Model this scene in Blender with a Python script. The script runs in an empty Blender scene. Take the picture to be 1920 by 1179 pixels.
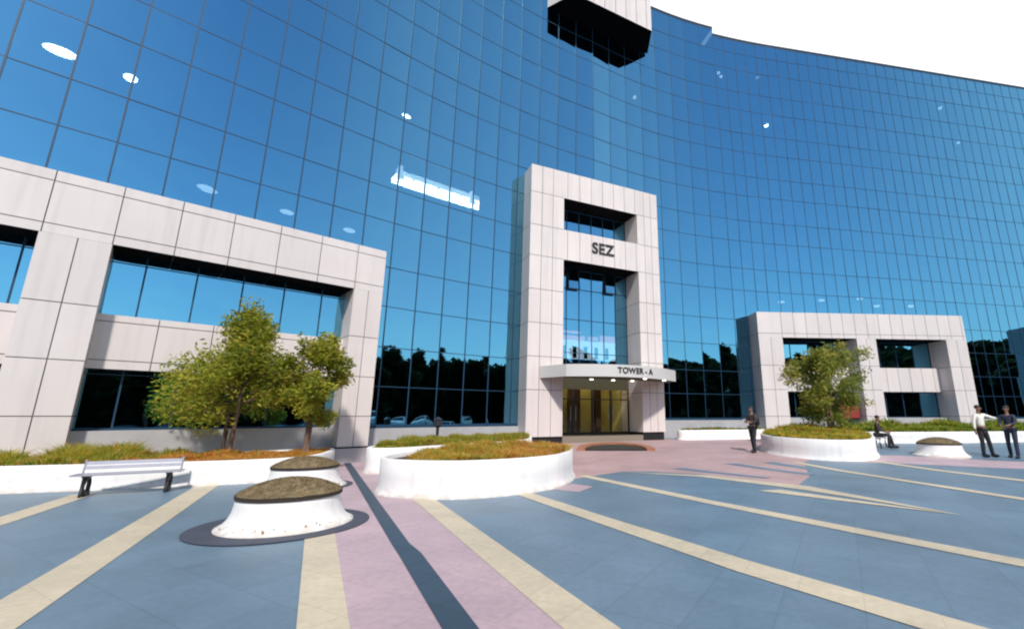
import bpy, bmesh, math, random
from mathutils import Vector, Matrix, Quaternion
import numpy as np
R = math.radians
random.seed(7)
# ------------------------------------------------------------------ camera, sky, sun, exposure
scene = bpy.context.scene
C = scene.collection
cam_d = bpy.data.cameras.new('camera'); cam = bpy.data.objects.new('camera', cam_d); C.objects.link(cam)
FPX, PX, PY, HZ, CZ = 850.0, 1085.0, 589.5, 780.0, 1.5
PITCH = math.atan((HZ-PY)/FPX)
cam_d.sensor_width = 36.0; cam_d.lens = 36.0*FPX/1920.0
cam_d.shift_x = -(PX-960.0)/1920.0
cam_d.clip_start = 0.1; cam_d.clip_end = 3000
cam.location = (0, 0, CZ); cam.rotation_euler = (math.pi/2+PITCH, 0, 0)
scene.camera = cam

SUN_EL, SUN_AZ = 45.0, (0.22, -0.9755)
world = bpy.data.worlds.new('World'); scene.world = world; world.use_nodes = True
wn = world.node_tree.nodes; wl = world.node_tree.links; wn.clear()
sky = wn.new('ShaderNodeTexSky'); sky.sky_type = 'NISHITA'; sky.sun_disc = False
sky.sun_elevation = R(SUN_EL); sky.sun_rotation = math.atan2(SUN_AZ[0], SUN_AZ[1])
sky.air_density = 1.0; sky.dust_density = 0.9; sky.ozone_density = 3.0
tc = wn.new('ShaderNodeTexCoord'); sep = wn.new('ShaderNodeSeparateXYZ'); wl.new(tc.outputs['Generated'], sep.inputs[0])
# thin bright cloud sheet over the far (+y) side and the right (+x) side of the real sky
mx = wn.new('ShaderNodeMath'); mx.operation = 'MULTIPLY'; mx.inputs[1].default_value = 0.6; wl.new(sep.outputs['X'], mx.inputs[0])
ad = wn.new('ShaderNodeMath'); ad.operation = 'ADD'; wl.new(mx.outputs[0], ad.inputs[0]); wl.new(sep.outputs['Y'], ad.inputs[1])
cr = wn.new('ShaderNodeMapRange'); cr.interpolation_type = 'SMOOTHSTEP'
cr.inputs['From Min'].default_value = -0.28; cr.inputs['From Max'].default_value = 0.85
wl.new(ad.outputs[0], cr.inputs['Value'])
cmix = wn.new('ShaderNodeMix'); cmix.data_type = 'RGBA'; wl.new(cr.outputs[0], cmix.inputs['Factor'])
# the blue deepens towards the zenith and pales at the horizon
el = wn.new('ShaderNodeValToRGB'); el.color_ramp.interpolation = 'EASE'; wl.new(sep.outputs['Z'], el.inputs[0])
el.color_ramp.elements[0].position = 0.0; el.color_ramp.elements[0].color = (1.22, 1.22, 1.10, 1)
el.color_ramp.elements[1].position = 0.80; el.color_ramp.elements[1].color = (0.50, 0.63, 0.82, 1)
em = wn.new('ShaderNodeMix'); em.data_type = 'RGBA'; em.blend_type = 'MULTIPLY'; em.inputs['Factor'].default_value = 1
wl.new(sky.outputs[0], em.inputs['A']); wl.new(el.outputs[0], em.inputs['B']); wl.new(em.outputs['Result'], cmix.inputs['A']); cmix.inputs['B'].default_value = (9.5, 9.8, 10.2, 1)
bg = wn.new('ShaderNodeBackground'); bg.inputs['Strength'].default_value = 0.1
wo = wn.new('ShaderNodeOutputWorld'); wl.new(cmix.outputs['Result'], bg.inputs['Color']); wl.new(bg.outputs[0], wo.inputs[0])

sun_d = bpy.data.lights.new('sun', 'SUN'); sun_d.energy = 2.9; sun_d.angle = R(4); sun_d.color = (1, 0.93, 0.85)
sun = bpy.data.objects.new('sun', sun_d); C.objects.link(sun)
sd = Vector((SUN_AZ[0]*math.cos(R(SUN_EL)), SUN_AZ[1]*math.cos(R(SUN_EL)), math.sin(R(SUN_EL))))
sun.rotation_euler = sd.to_track_quat('Z', 'Y').to_euler()
scene.view_settings.view_transform = 'Standard'; scene.view_settings.look = 'None'
scene.view_settings.exposure = 0.45; scene.view_settings.gamma = 1
scene.render.engine = 'CYCLES'
scene.cycles.caustics_reflective = False; scene.cycles.caustics_refractive = False
scene.cycles.transparent_max_bounces = 12
scene.cycles.pixel_filter_type = 'BLACKMAN_HARRIS'; scene.cycles.filter_width = 2.1

# ------------------------------------------------------------------ materials
MATS = {}
def mat(name, col, rough=0.6, metal=0.0, var=0.0, scale=3.0, bump=0.0, spec=0.5, bscale=None, detail=5):
    if name in MATS: return MATS[name]
    m = bpy.data.materials.new(name); m.use_nodes = True; nt = m.node_tree; p = nt.nodes['Principled BSDF']
    p.inputs['Base Color'].default_value = (*col, 1); p.inputs['Roughness'].default_value = rough
    p.inputs['Metallic'].default_value = metal; p.inputs['Specular IOR Level'].default_value = spec
    if var or bump:
        t = nt.nodes.new('ShaderNodeTexCoord')
        n = nt.nodes.new('ShaderNodeTexNoise'); n.inputs['Scale'].default_value = scale; n.inputs['Detail'].default_value = detail
        nt.links.new(t.outputs['Object'], n.inputs['Vector'])
        if var:
            r = nt.nodes.new('ShaderNodeValToRGB'); nt.links.new(n.outputs['Fac'], r.inputs[0])
            r.color_ramp.elements[0].position = 0.3; r.color_ramp.elements[1].position = 0.7
            r.color_ramp.elements[0].color = (*[c*(1-var) for c in col], 1)
            r.color_ramp.elements[1].color = (*[min(1, c*(1+var)) for c in col], 1)
            nt.links.new(r.outputs[0], p.inputs['Base Color'])
        if bump:
            b = nt.nodes.new('ShaderNodeBump'); b.inputs['Strength'].default_value = bump; b.inputs['Distance'].default_value = 0.02
            n2 = nt.nodes.new('ShaderNodeTexNoise'); n2.inputs['Scale'].default_value = bscale or scale*6
            nt.links.new(t.outputs['Object'], n2.inputs['Vector']); nt.links.new(n2.outputs['Fac'], b.inputs['Height'])
            nt.links.new(b.outputs[0], p.inputs['Normal'])
    MATS[name] = m; return m

def island_tone(m, amt, streak=0.0):
    nt = m.node_tree; p = nt.nodes['Principled BSDF']; L = nt.links.new; N = nt.nodes.new
    g = N('ShaderNodeNewGeometry'); mr = N('ShaderNodeMapRange'); mr.inputs['To Min'].default_value = 1-amt; mr.inputs['To Max'].default_value = 1+amt
    L(g.outputs['Random Per Island'], mr.inputs[0]); vm = N('ShaderNodeVectorMath'); vm.operation = 'SCALE'
    src = p.inputs['Base Color'].links[0].from_socket if p.inputs['Base Color'].links else None
    if src: L(src, vm.inputs[0])
    else: vm.inputs[0].default_value = p.inputs['Base Color'].default_value[:3]
    L(mr.outputs[0], vm.inputs['Scale']); out = vm.outputs[0]
    if streak:      # rain streaks: noise stretched along z
        t = N('ShaderNodeTexCoord'); mp = N('ShaderNodeMapping'); mp.inputs['Scale'].default_value = (2.2, 2.2, 0.16); L(t.outputs['Object'], mp.inputs[0])
        n = N('ShaderNodeTexNoise'); n.inputs['Scale'].default_value = 2.2; n.inputs['Detail'].default_value = 6; L(mp.outputs[0], n.inputs['Vector'])
        r2 = N('ShaderNodeMapRange'); r2.inputs['From Min'].default_value = 0.5; r2.inputs['From Max'].default_value = 0.75; r2.inputs['To Min'].default_value = 1; r2.inputs['To Max'].default_value = 1-streak
        L(n.outputs['Fac'], r2.inputs[0]); v2 = N('ShaderNodeVectorMath'); v2.operation = 'SCALE'; L(out, v2.inputs[0]); L(r2.outputs[0], v2.inputs['Scale']); out = v2.outputs[0]
    L(out, p.inputs['Base Color'])
def paver_mat(name, col, rot, tile=0.6, var=0.12, rough=0.55, joint=0.6):
    m = bpy.data.materials.new(name); m.use_nodes = True; nt = m.node_tree; p = nt.nodes['Principled BSDF']
    L = nt.links.new; N = nt.nodes.new
    t = N('ShaderNodeTexCoord'); mp = N('ShaderNodeMapping'); mp.inputs['Rotation'].default_value = (0, 0, rot)
    L(t.outputs['Object'], mp.inputs['Vector'])
    br = N('ShaderNodeTexBrick'); br.offset = 0.0; br.inputs['Scale'].default_value = 1.0
    br.inputs['Brick Width'].default_value = tile; br.inputs['Row Height'].default_value = tile
    br.inputs['Mortar Size'].default_value = 0.006; br.inputs['Mortar Smooth'].default_value = 0.3
    br.inputs['Color1'].default_value = (*[c*(1-var) for c in col], 1); br.inputs['Color2'].default_value = (*[c*(1+var) for c in col], 1)
    br.inputs['Mortar'].default_value = (*[c*joint for c in col], 1)
    L(mp.outputs[0], br.inputs['Vector'])
    n = N('ShaderNodeTexNoise'); n.inputs['Scale'].default_value = 0.55; n.inputs['Detail'].default_value = 8; n.inputs['Roughness'].default_value = 0.65
    L(t.outputs['Object'], n.inputs['Vector'])
    rr = N('ShaderNodeMapRange'); rr.inputs['From Min'].default_value = 0.3; rr.inputs['From Max'].default_value = 0.7
    rr.inputs['To Min'].default_value = 0.80; rr.inputs['To Max'].default_value = 1.16; L(n.outputs['Fac'], rr.inputs[0])
    n3 = N('ShaderNodeTexNoise'); n3.inputs['Scale'].default_value = 14; n3.inputs['Detail'].default_value = 4; L(t.outputs['Object'], n3.inputs['Vector'])
    r3 = N('ShaderNodeMapRange'); r3.inputs['From Min'].default_value = 0.3; r3.inputs['From Max'].default_value = 0.7
    r3.inputs['To Min'].default_value = 0.92; r3.inputs['To Max'].default_value = 1.07; L(n3.outputs['Fac'], r3.inputs[0])
    mu = N('ShaderNodeMath'); mu.operation = 'MULTIPLY'; L(rr.outputs[0], mu.inputs[0]); L(r3.outputs[0], mu.inputs[1])
    vm = N('ShaderNodeVectorMath'); vm.operation = 'SCALE'; L(br.outputs['Color'], vm.inputs[0]); L(mu.outputs[0], vm.inputs['Scale'])
    L(vm.outputs[0], p.inputs['Base Color'])
    rg = N('ShaderNodeMapRange'); rg.inputs['To Min'].default_value = rough-0.12; rg.inputs['To Max'].default_value = rough+0.15
    L(n.outputs['Fac'], rg.inputs[0]); L(rg.outputs[0], p.inputs['Roughness'])
    p.inputs['Specular IOR Level'].default_value = 0.5
    MATS[name] = m; return m

def glass_mat(name, tint, clear):
    m = bpy.data.materials.new(name); m.use_nodes = True; nt = m.node_tree; nt.nodes.clear()
    L = nt.links.new; N = nt.nodes.new
    o = N('ShaderNodeOutputMaterial'); g = N('ShaderNodeBsdfGlossy'); g.inputs['Color'].default_value = (*tint, 1); g.inputs['Roughness'].default_value = 0.012 if name != 'door_glass' else 0.05
    t = N('ShaderNodeBsdfTransparent'); t.inputs['Color'].default_value = (0.55, 0.75, 0.85, 1) if name != 'door_glass' else (0.95, 0.95, 0.9, 1)
    mi = N('ShaderNodeMixShader'); mi.inputs[0].default_value = clear
    # gentle roller-wave warp of the toughened panes
    tc = N('ShaderNodeTexCoord'); n = N('ShaderNodeTexNoise'); n.inputs['Scale'].default_value = 0.9; n.inputs['Detail'].default_value = 1
    L(tc.outputs['Object'], n.inputs['Vector'])
    b = N('ShaderNodeBump'); b.inputs['Strength'].default_value = 0.35; b.inputs['Distance'].default_value = 0.02
    L(n.outputs['Fac'], b.inputs['Height']); L(b.outputs[0], g.inputs['Normal'])
    L(g.outputs[0], mi.inputs[1]); L(t.outputs[0], mi.inputs[2]); L(mi.outputs[0], o.inputs[0])
    MATS[name] = m; return m

def emit_mat(name, col, st):
    m = bpy.data.materials.new(name); m.use_nodes = True; p = m.node_tree.nodes['Principled BSDF']
    p.inputs['Base Color'].default_value = (0.8, 0.8, 0.8, 1)
    p.inputs['Emission Color'].default_value = (*col, 1); p.inputs['Emission Strength'].default_value = st
    MATS[name] = m; return m

M_BLUE = paver_mat('blue_paver', (0.135, 0.205, 0.270), R(29.5), 0.6, 0.06, 0.46, 0.80)
M_PINK = paver_mat('pink_paver', (0.46, 0.345, 0.38), R(29.5), 0.6, 0.03, 0.6, 0.86)
M_CREAM = paver_mat('cream_paver', (0.56, 0.49, 0.36), R(29.5), 0.5, 0.04, 0.6, 0.88)
M_DARKLINE = paver_mat('slate_paver', (0.035, 0.06, 0.09), R(29.5), 0.5, 0.1)
M_GLASS = glass_mat('blue_mirror_glass', (0.185, 0.515, 0.72), 0.12)
M_CLEAR = glass_mat('door_glass', (0.25, 0.27, 0.24), 0.85)
M_CLAD = mat('aluminium_cladding', (0.70, 0.635, 0.605), 0.42, 0.0, 0.04, 0.6, 0, 0.4)
island_tone(M_CLAD, 0.035, 0.10)
M_JOINT = mat('panel_joint', (0.16, 0.14, 0.14), 0.9)
M_MULL = mat('mullion_metal', (0.008, 0.045, 0.095), 0.5)
M_SOFFIT = mat('shaded_soffit', (0.006, 0.006, 0.007), 0.9, 0, 0, 1, 0, 0.05)  # near-black base colour carries the shade under lintels, spandrels and overhang
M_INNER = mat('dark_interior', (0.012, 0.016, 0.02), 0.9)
M_PLINTH = mat('grey_plinth', (0.42, 0.41, 0.41), 0.7, 0, 0.1, 1.5, 0.1)
M_WHITE = mat('white_render', (0.83, 0.82, 0.80), 0.75, 0, 0.05, 1.3, 0.12)
island_tone(M_WHITE, 0.0, 0.13)
def foot_grime(m):
    nt = m.node_tree; p = nt.nodes['Principled BSDF']; L = nt.links.new; N = nt.nodes.new
    t = N('ShaderNodeTexCoord'); sx = N('ShaderNodeSeparateXYZ'); L(t.outputs['Object'], sx.inputs[0])
    n = N('ShaderNodeTexNoise'); n.inputs['Scale'].default_value = 5.5; n.inputs['Detail'].default_value = 7; L(t.outputs['Object'], n.inputs['Vector'])
    a = N('ShaderNodeMath'); a.operation = 'MULTIPLY_ADD'; a.inputs[1].default_value = -0.42; L(n.outputs['Fac'], a.inputs[0]); L(sx.outputs['Z'], a.inputs[2])
    mr = N('ShaderNodeMapRange'); mr.interpolation_type = 'SMOOTHSTEP'; mr.inputs['From Min'].default_value = -0.22; mr.inputs['From Max'].default_value = -0.10; L(a.outputs[0], mr.inputs[0])
    mi = N('ShaderNodeMix'); mi.data_type = 'RGBA'; src = p.inputs['Base Color'].links[0].from_socket
    mi.inputs['A'].default_value = (0.62, 0.575, 0.51, 1); L(src, mi.inputs['B']); L(mr.outputs[0], mi.inputs['Factor']); L(mi.outputs['Result'], p.inputs['Base Color'])
foot_grime(M_WHITE)
M_SOIL = mat('planter_soil', (0.07, 0.045, 0.03), 0.95, 0, 0.4, 6, 0.6)
M_DRY = mat('dry_turf', (0.22, 0.165, 0.09), 0.95, 0, 0.35, 9, 0.9)
M_BLACK = mat('black_metal', (0.012, 0.012, 0.014), 0.5)
M_LETTER = mat('black_lettering', (0.02, 0.02, 0.02), 0.5)
M_BARK = mat('tree_bark', (0.16, 0.10, 0.07), 0.9, 0, 0.3, 12, 0.5)
M_LIT = emit_mat('lamp_white', (1.0, 0.97, 0.85), 14.0)
M_LITS = emit_mat('lamp_soft', (0.9, 0.97, 1.0), 2.6)
M_DOWN = emit_mat('downlight_lens', (1.0, 0.93, 0.75), 3.5)

# ------------------------------------------------------------------ helpers
def link(o, parent=None):
    C.objects.link(o)
    if parent is not None: o.parent = parent
    return o
def mesh_obj(name, verts, faces, mats, parent=None, fm=None, smooth=False):
    me = bpy.data.meshes.new(name); me.from_pydata([tuple(v) for v in verts], [], faces)
    for m in (mats if isinstance(mats, (list, tuple)) else [mats]): me.materials.append(m)
    if fm is not None: me.polygons.foreach_set('material_index', fm)
    if smooth: me.polygons.foreach_set('use_smooth', [True]*len(faces))
    me.update(); o = bpy.data.objects.new(name, me); return link(o, parent)
def tag(o, label=None, cat=None, group=None, kind=None):
    if label: o['label'] = label
    if cat: o['category'] = cat
    if group: o['group'] = group
    if kind: o['kind'] = kind
    return o
def empty(name, loc, label, cat, group=None, rz=0):
    o = bpy.data.objects.new(name, None); C.objects.link(o); o.location = loc; o.rotation_euler = (0, 0, rz)
    o.empty_display_size = 0.2
    return tag(o, label, cat, group)
class MB:
    def __init__(s): s.v = []; s.f = []; s.m = []
    def quad(s, a, b, c, d, m=0):
        n = len(s.v); s.v += [a, b, c, d]; s.f.append((n, n+1, n+2, n+3)); s.m.append(m)
    def poly(s, pts, m=0):
        n = len(s.v); s.v += list(pts); s.f.append(tuple(range(n, n+len(pts)))); s.m.append(m)
    def hexa(s, p, m=0):          # p: 8 corners, bottom ring 0-3 then top ring 4-7
        n = len(s.v); s.v += list(p)
        for f in ((3, 2, 1, 0), (4, 5, 6, 7), (0, 1, 5, 4), (1, 2, 6, 5), (2, 3, 7, 6), (3, 0, 4, 7)):
            s.f.append(tuple(n+i for i in f)); s.m.append(m)
    def box(s, x0, x1, y0, y1, z0, z1, m=0):
        s.hexa([(x0, y0, z0), (x1, y0, z0), (x1, y1, z0), (x0, y1, z0), (x0, y0, z1), (x1, y0, z1), (x1, y1, z1), (x0, y1, z1)], m)
    def prism(s, pts, z0, z1, m=0, mtop=None, mbot=None):
        n = len(s.v); k = len(pts)
        s.v += [(p[0], p[1], z0) for p in pts] + [(p[0], p[1], z1) for p in pts]
        for i in range(k):
            j = (i+1) % k; s.f.append((n+i, n+j, n+k+j, n+k+i)); s.m.append(m)
        s.f.append(tuple(n+k+i for i in range(k))); s.m.append(m if mtop is None else mtop)
        s.f.append(tuple(n+k-1-i for i in range(k))); s.m.append(m if mbot is None else mbot)
    def tube(s, pts, rad, seg=8, m=0, caps=True):
        pts = [Vector(p) for p in pts]; n0 = len(s.v); up = Vector((0, 0, 1))
        for i, p in enumerate(pts):
            d = (pts[min(i+1, len(pts)-1)]-pts[max(i-1, 0)]).normalized()
            a = d.cross(up)
            if a.length < 1e-3: a = d.cross(Vector((1, 0, 0)))
            a.normalize(); b = d.cross(a); r = rad[i] if isinstance(rad, (list, tuple)) else rad
            for k in range(seg):
                t = 2*math.pi*k/seg; s.v.append(tuple(p+a*r*math.cos(t)+b*r*math.sin(t)))
        for i in range(len(pts)-1):
            for k in range(seg):
                k2 = (k+1) % seg; s.f.append((n0+i*seg+k, n0+i*seg+k2, n0+(i+1)*seg+k2, n0+(i+1)*seg+k)); s.m.append(m)
        if caps:
            s.f.append(tuple(n0+k for k in range(seg))); s.m.append(m)
            e = n0+(len(pts)-1)*seg; s.f.append(tuple(e+seg-1-k for k in range(seg))); s.m.append(m)
    def ell(s, c, r, seg=12, rings=8, m=0):
        n0 = len(s.v)
        for i in range(rings+1):
            ph = math.pi*i/rings
            for k in range(seg):
                t = 2*math.pi*k/seg
                s.v.append((c[0]+r[0]*math.sin(ph)*math.cos(t), c[1]+r[1]*math.sin(ph)*math.sin(t), c[2]+r[2]*math.cos(ph)))
        for i in range(rings):
            for k in range(seg):
                k2 = (k+1) % seg; s.f.append((n0+i*seg+k, n0+(i+1)*seg+k, n0+(i+1)*seg+k2, n0+i*seg+k2)); s.m.append(m)
    def build(s, name, mats, parent=None, smooth=False, fix=False):
        o = mesh_obj(name, s.v, s.f, mats, parent, s.m, smooth)
        if fix:
            bm = bmesh.new(); bm.from_mesh(o.data); bmesh.ops.recalc_face_normals(bm, faces=bm.faces); bm.to_mesh(o.data); bm.free()
        return o

def sstep(t): t = max(0.0, min(1.0, t)); return t*t*(3-2*t)
def gz(x, y): return 0.35*sstep((y-13)/10)*sstep((x+5)/4)

# ------------------------------------------------------------------ ground and paving
def sheet(name, nx, ny, m):
    vs = [(x, y, gz(x, y)) for y in ny for x in nx]; W = len(nx)
    fs = [(j*W+i, j*W+i+1, (j+1)*W+i+1, (j+1)*W+i) for j in range(len(ny)-1) for i in range(W-1)]
    return mesh_obj(name, vs, fs, m, smooth=True)
ax = [-900, -200, -80]+[-40+i for i in range(31)]+[-9.5+0.5*i for i in range(60)]+[20.5+i for i in range(30)]+[80, 200, 900]
ay = [-900, -200, -80, -40, -20]+[-10+i*1.0 for i in range(20)]+[10+0.5*i for i in range(40)]+[31, 34, 40, 60, 120, 900]
tag(sheet('plaza_ground', ax, ay, M_BLUE), kind='structure')

def paving(name, polys, m, lay):
    """thin sheet laid over the ground; cut on the ground's own 0.5 m grid so it follows the slope"""
    bm = bmesh.new()
    for pts in polys:
        vs = [bm.verts.new((p[0], p[1], 0)) for p in pts]; bm.faces.new(vs)
    bmesh.ops.recalc_face_normals(bm, faces=bm.faces)
    xs = [v.co.x for v in bm.verts]; ysl = [v.co.y for v in bm.verts]
    if max(ysl) > 12.5:
        for axis, lo, hi in ((0, max(min(xs), -9.5), min(max(xs), 20)), (1, max(min(ysl), 12.5), max(ysl))):
            k = math.ceil(lo*2)
            while k*0.5 < hi:
                co = (k*0.5, 0, 0) if axis == 0 else (0, k*0.5, 0); no = (1, 0, 0) if axis == 0 else (0, 1, 0)
                bmesh.ops.bisect_plane(bm, geom=bm.verts[:]+bm.edges[:]+bm.faces[:], plane_co=co, plane_no=no); k += 1
    for v in bm.verts: v.co.z = gz(v.co.x, v.co.y)+0.0016*lay
    for f in bm.faces:
        if f.normal.z < 0: f.normal_flip()
    me = bpy.data.meshes.new(name); bm.to_mesh(me); bm.free(); me.materials.append(m)
    o = bpy.data.objects.new(name, me); link(o); return tag(o, kind='structure')
D = Vector((0.4918, -0.8707))               # the run of the paving bands, from the tower out over the plaza
def band(p0, w0, p1, w1):
    p0 = Vector(p0); p1 = Vector(p1); d = (p1-p0).normalized(); n = Vector((-d.y, d.x))
    return [tuple(p0-n*w0/2), tuple(p1-n*w1/2), tuple(p1+n*w1/2), tuple(p0+n*w0/2)]
def polyband(pts, ws):
    P = [Vector(p) for p in pts]; Lf, Rt = [], []
    for i, p in enumerate(P):
        d = (P[min(i+1, len(P)-1)]-P[max(i-1, 0)]).normalized(); n = Vector((-d.y, d.x)); w = ws[i] if isinstance(ws, (list, tuple)) else ws
        Lf.append(tuple(p+n*w/2)); Rt.append(tuple(p-n*w/2))
    return Lf+Rt[::-1]
def along(p, y): t = (y-p[1])/D.y; return (p[0]+D.x*t, y)
cC, cD, cK = (-1.845, 3.69), (0.10, 3.69), (-0.88, 3.69)
walk = [along(cC, 8.4), along(cC, -12), along(cD, -12), along(cD, 8.75), (-3.4, 11.5), (-5.0, 14.2), (-5.9, 16.5), (-7.4, 16.0), (-7.6, 14.9)]
walk = [along(cC, -12), along(cD, -12), along(cD, 10), (-4.0, 13.0), (-5.5, 17.5), (-8.4, 15.4), (-6.6, 11.9), along(cC, 8.0)]
paving('pink_walkway', [walk], M_PINK, 1)
forecourt = [(-0.6, 11.2), (0.3, 12.2), (1.2, 13.2), (1.9, 13.3), (3.2, 12.6), (4.9, 10.7), (5.9, 12.2), (7.2, 15.2), (8.6, 16.9), (10.2, 18.4), (11.2, 24), (9.6, 26.0), (4.4, 24.4), (-2.6, 20.9), (-2.4, 15)]
paving('pink_forecourt', [forecourt], paver_mat('salmon_paver', (0.45, 0.305, 0.30), R(29.5), 0.6, 0.04, 0.6, 0.84), 2)
paving('pink_paving_strip', [[(8.6, 15.5), (10.5, 14.9), (13.0, 13.8), (19, 11.6), (19, 13.0), (14.9, 15.2), (11.4, 17.0), (9.3, 17.2)]], M_PINK, 2)
paving('pink_paving_patch', [[(-0.55, 10.1), (-0.15, 10.9), (0.32, 10.5), (0.0, 9.75)]], M_PINK, 2)
cream = [band(along(cC, 9.0), 0.34, along(cC, -12), 0.34), band(along(cD, 9.6), 0.36, along(cD, -12), 0.36),
         polyband([(-8.35, 10.85), (-4.42, 3.9), (4.4, -12)], 0.41),
         polyband([(-9.75, 9.5), (-8.55, 7.3), (1.5, -12)], 0.36)]
paving('cream_paving_bands', cream, M_CREAM, 3)
cream2 = [polyband([(-1.3, 9.9), (0.3, 7.3), (1.72, 5.05), (3.3, 2.9), (13, -12)], [0.33, .34, .39, .40, .40]),
          polyband([(0.1, 12.35), (2.35, 8.65), (4.5, 5.4), (6.2, 3.0), (15.5, -11)], [0.28, .3, .33, .34, .34])]
paving('cream_radial_bands', cream2, M_CREAM, 4)
cream3 = [[(1.2, 13.1), (3.3, 12.4), (5.05, 10.5), (5.95, 7.55), (4.7, 10.0), (3.1, 12.1)],
          [(3.7, 9.9), (4.2, 10.05), (5.95, 7.55), (5.0, 8.5)],
          polyband([(7.0, 15.4), (8.3, 8.6), (10.5, -6)], .3), polyband([(9.75, 15.6), (10.7, 10.9), (13.4, -5)], .34)]
paving('cream_forecourt_bands', cream3, M_CREAM, 5)
paving('blue_paving_slivers', [[(2.7, 13.9), (3.1, 14.0), (4.8, 11.9), (4.6, 11.75)], [(4.6, 15.0), (5.0, 15.0), (6.3, 12.6), (6.0, 12.4)], [(5.9, 15.2), (6.3, 15.4), (6.9, 14.1), (6.6, 13.6)]], M_BLUE, 5)
paving('dark_paving_line', [polyband([along(cK, 15.6), along(cK, 9), along(cK, 5.9), along((cK[0]+.03, cK[1]), 5.5), along(cK, -12)], [.2, .19, .19, .23, .25])], M_DARKLINE, 5)

# ------------------------------------------------------------------ glass office building
bld = empty('office_building', (0.85, 24.5, 0), 'long glass office building with blue mirrored curtain walls and pale clad portals', 'building')
bld.location = (0, 0, 0)
# plan of the glass line: a concave left wing, a corner, and a right wing
K = Vector((0.85, 23.3)); LW = [K.copy()]
ang = 28.5
for i in range(31):
    LW.append(LW[-1]-1.15*Vector((math.cos(R(ang)), math.sin(R(ang))))); ang = min(44.3, ang+1.75)
LW.reverse()
RW1 = [K.copy()]
for i in range(8): RW1.append(RW1[-1]+1.2*Vector((math.cos(R(32-2.2*i)), math.sin(R(32-2.2*i)))))
RW2 = [RW1[-1].copy()]
for i in range(38): RW2.append(RW2[-1]+0.85*Vector((math.cos(R(max(10.8, 15.2-0.9*i))), math.sin(R(max(10.8, 15.2-0.9*i))))))
ROWS = [4.1, 5.7, 7.3, 9.2, 10.65, 12.5, 13.95, 15.75, 17.2, 19.0, 20.45, 22.25, 23.7, 25.5, 26.9]
wings = [(LW, [1.13, 2.6]+ROWS+[28.6]), (RW1, [1.35, 2.75]+ROWS+[28.55]), (RW2, [1.4, 2.8]+ROWS+[28.0])]
def proj(p):
    c, s = math.cos(PITCH), math.sin(PITCH); zz = p[2]-CZ; dep = p[1]*c+zz*s; up = -p[1]*s+zz*c
    return (PX+FPX*p[0]/dep, PY-FPX*up/dep) if dep > 0.1 else (-1e4, -1e4)
panes = []
grid = [MB() for _ in wings]
for w, (pl, rows) in enumerate(wings):
    for i in range(len(pl)-1):
        a, b = pl[i], pl[i+1]; d = (b-a).normalized(); n = Vector((d.y, -d.x))       # n faces the plaza
        # left wing: half-bay shift of the mullions on the lowest storeys, as on the real wall
        lob_ = (w == 0 and i >= len(pl)-3) or (w == 1 and i < 3)
        for j in range(2 if lob_ else 0, len(rows)-1):
            z0, z1 = rows[j], rows[j+1]
            t1 = random.gauss(0, 0.0028); t2 = random.gauss(0, 0.0028)
            q = []
            for (e, z, sx, sz) in ((a, z0, -1, -1), (b, z0, 1, -1), (b, z1, 1, 1), (a, z1, -1, 1)):
                o_ = t1*sx*0.6+t2*sz*0.8
                q.append((e.x+n.x*o_, e.y+n.y*o_, z))
            uv = [proj(p) for p in q]
            area = 0.5*abs(sum(uv[k][0]*uv[(k+1) % 4][1]-uv[(k+1) % 4][0]*uv[k][1] for k in range(4)))
            cx = sum(u[0] for u in uv)/4; cy = sum(u[1] for u in uv)/4
            vis = 0 < cx < 1920 and 0 < cy < 820
            if vis and z1 < 7.6 and (-15 < a.x < -8.2): vis = (4.1 <= z0 < 5.8)
            panes.append((area if vis else 0, q))
        g = grid[w]
        # vertical mullion
        zb_ = rows[2] if lob_ else rows[0]
        hw, dp = (0.021, 0.014) if w == 0 else (0.015, 0.010)
        p0 = a-d*hw; p1 = a+d*hw
        g.hexa([(*(p0+n*dp), zb_), (*(p1+n*dp), zb_), (*(p1-n*0.08), zb_), (*(p0-n*0.08), zb_),
                (*(p0+n*dp), rows[-1]), (*(p1+n*dp), rows[-1]), (*(p1-n*0.08), rows[-1]), (*(p0-n*0.08), rows[-1])])
        for j, z in enumerate(rows):
            if lob_ and j < 2: continue
            hh = 0.015 if 0 < j < len(rows)-1 else 0.06
            e0 = a+d*0.0215; e1 = b-d*0.0215; dq = 0.010
            g.hexa([(*(e0+n*dq), z-hh), (*(e1+n*dq), z-hh), (*(e1-n*0.07), z-hh), (*(e0-n*0.07), z-hh),
                    (*(e0+n*dq), z+hh), (*(e1+n*dq), z+hh), (*(e1-n*0.07), z+hh), (*(e0-n*0.07), z+hh)])
panes.sort(key=lambda t: -t[0])
for k, (ar, q) in enumerate(panes[:99]):
    mesh_obj('glass_pane', q, [(0, 1, 2, 3)], M_GLASS, bld)
rest = MB()
for ar, q in panes[99:]: rest.quad(*q)
tag(rest.build('glass_panes', [M_GLASS], bld), kind='stuff')
for g, nm in zip(grid, ('glazing_grid',)*3): g.build(nm, [M_MULL], bld)
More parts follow.
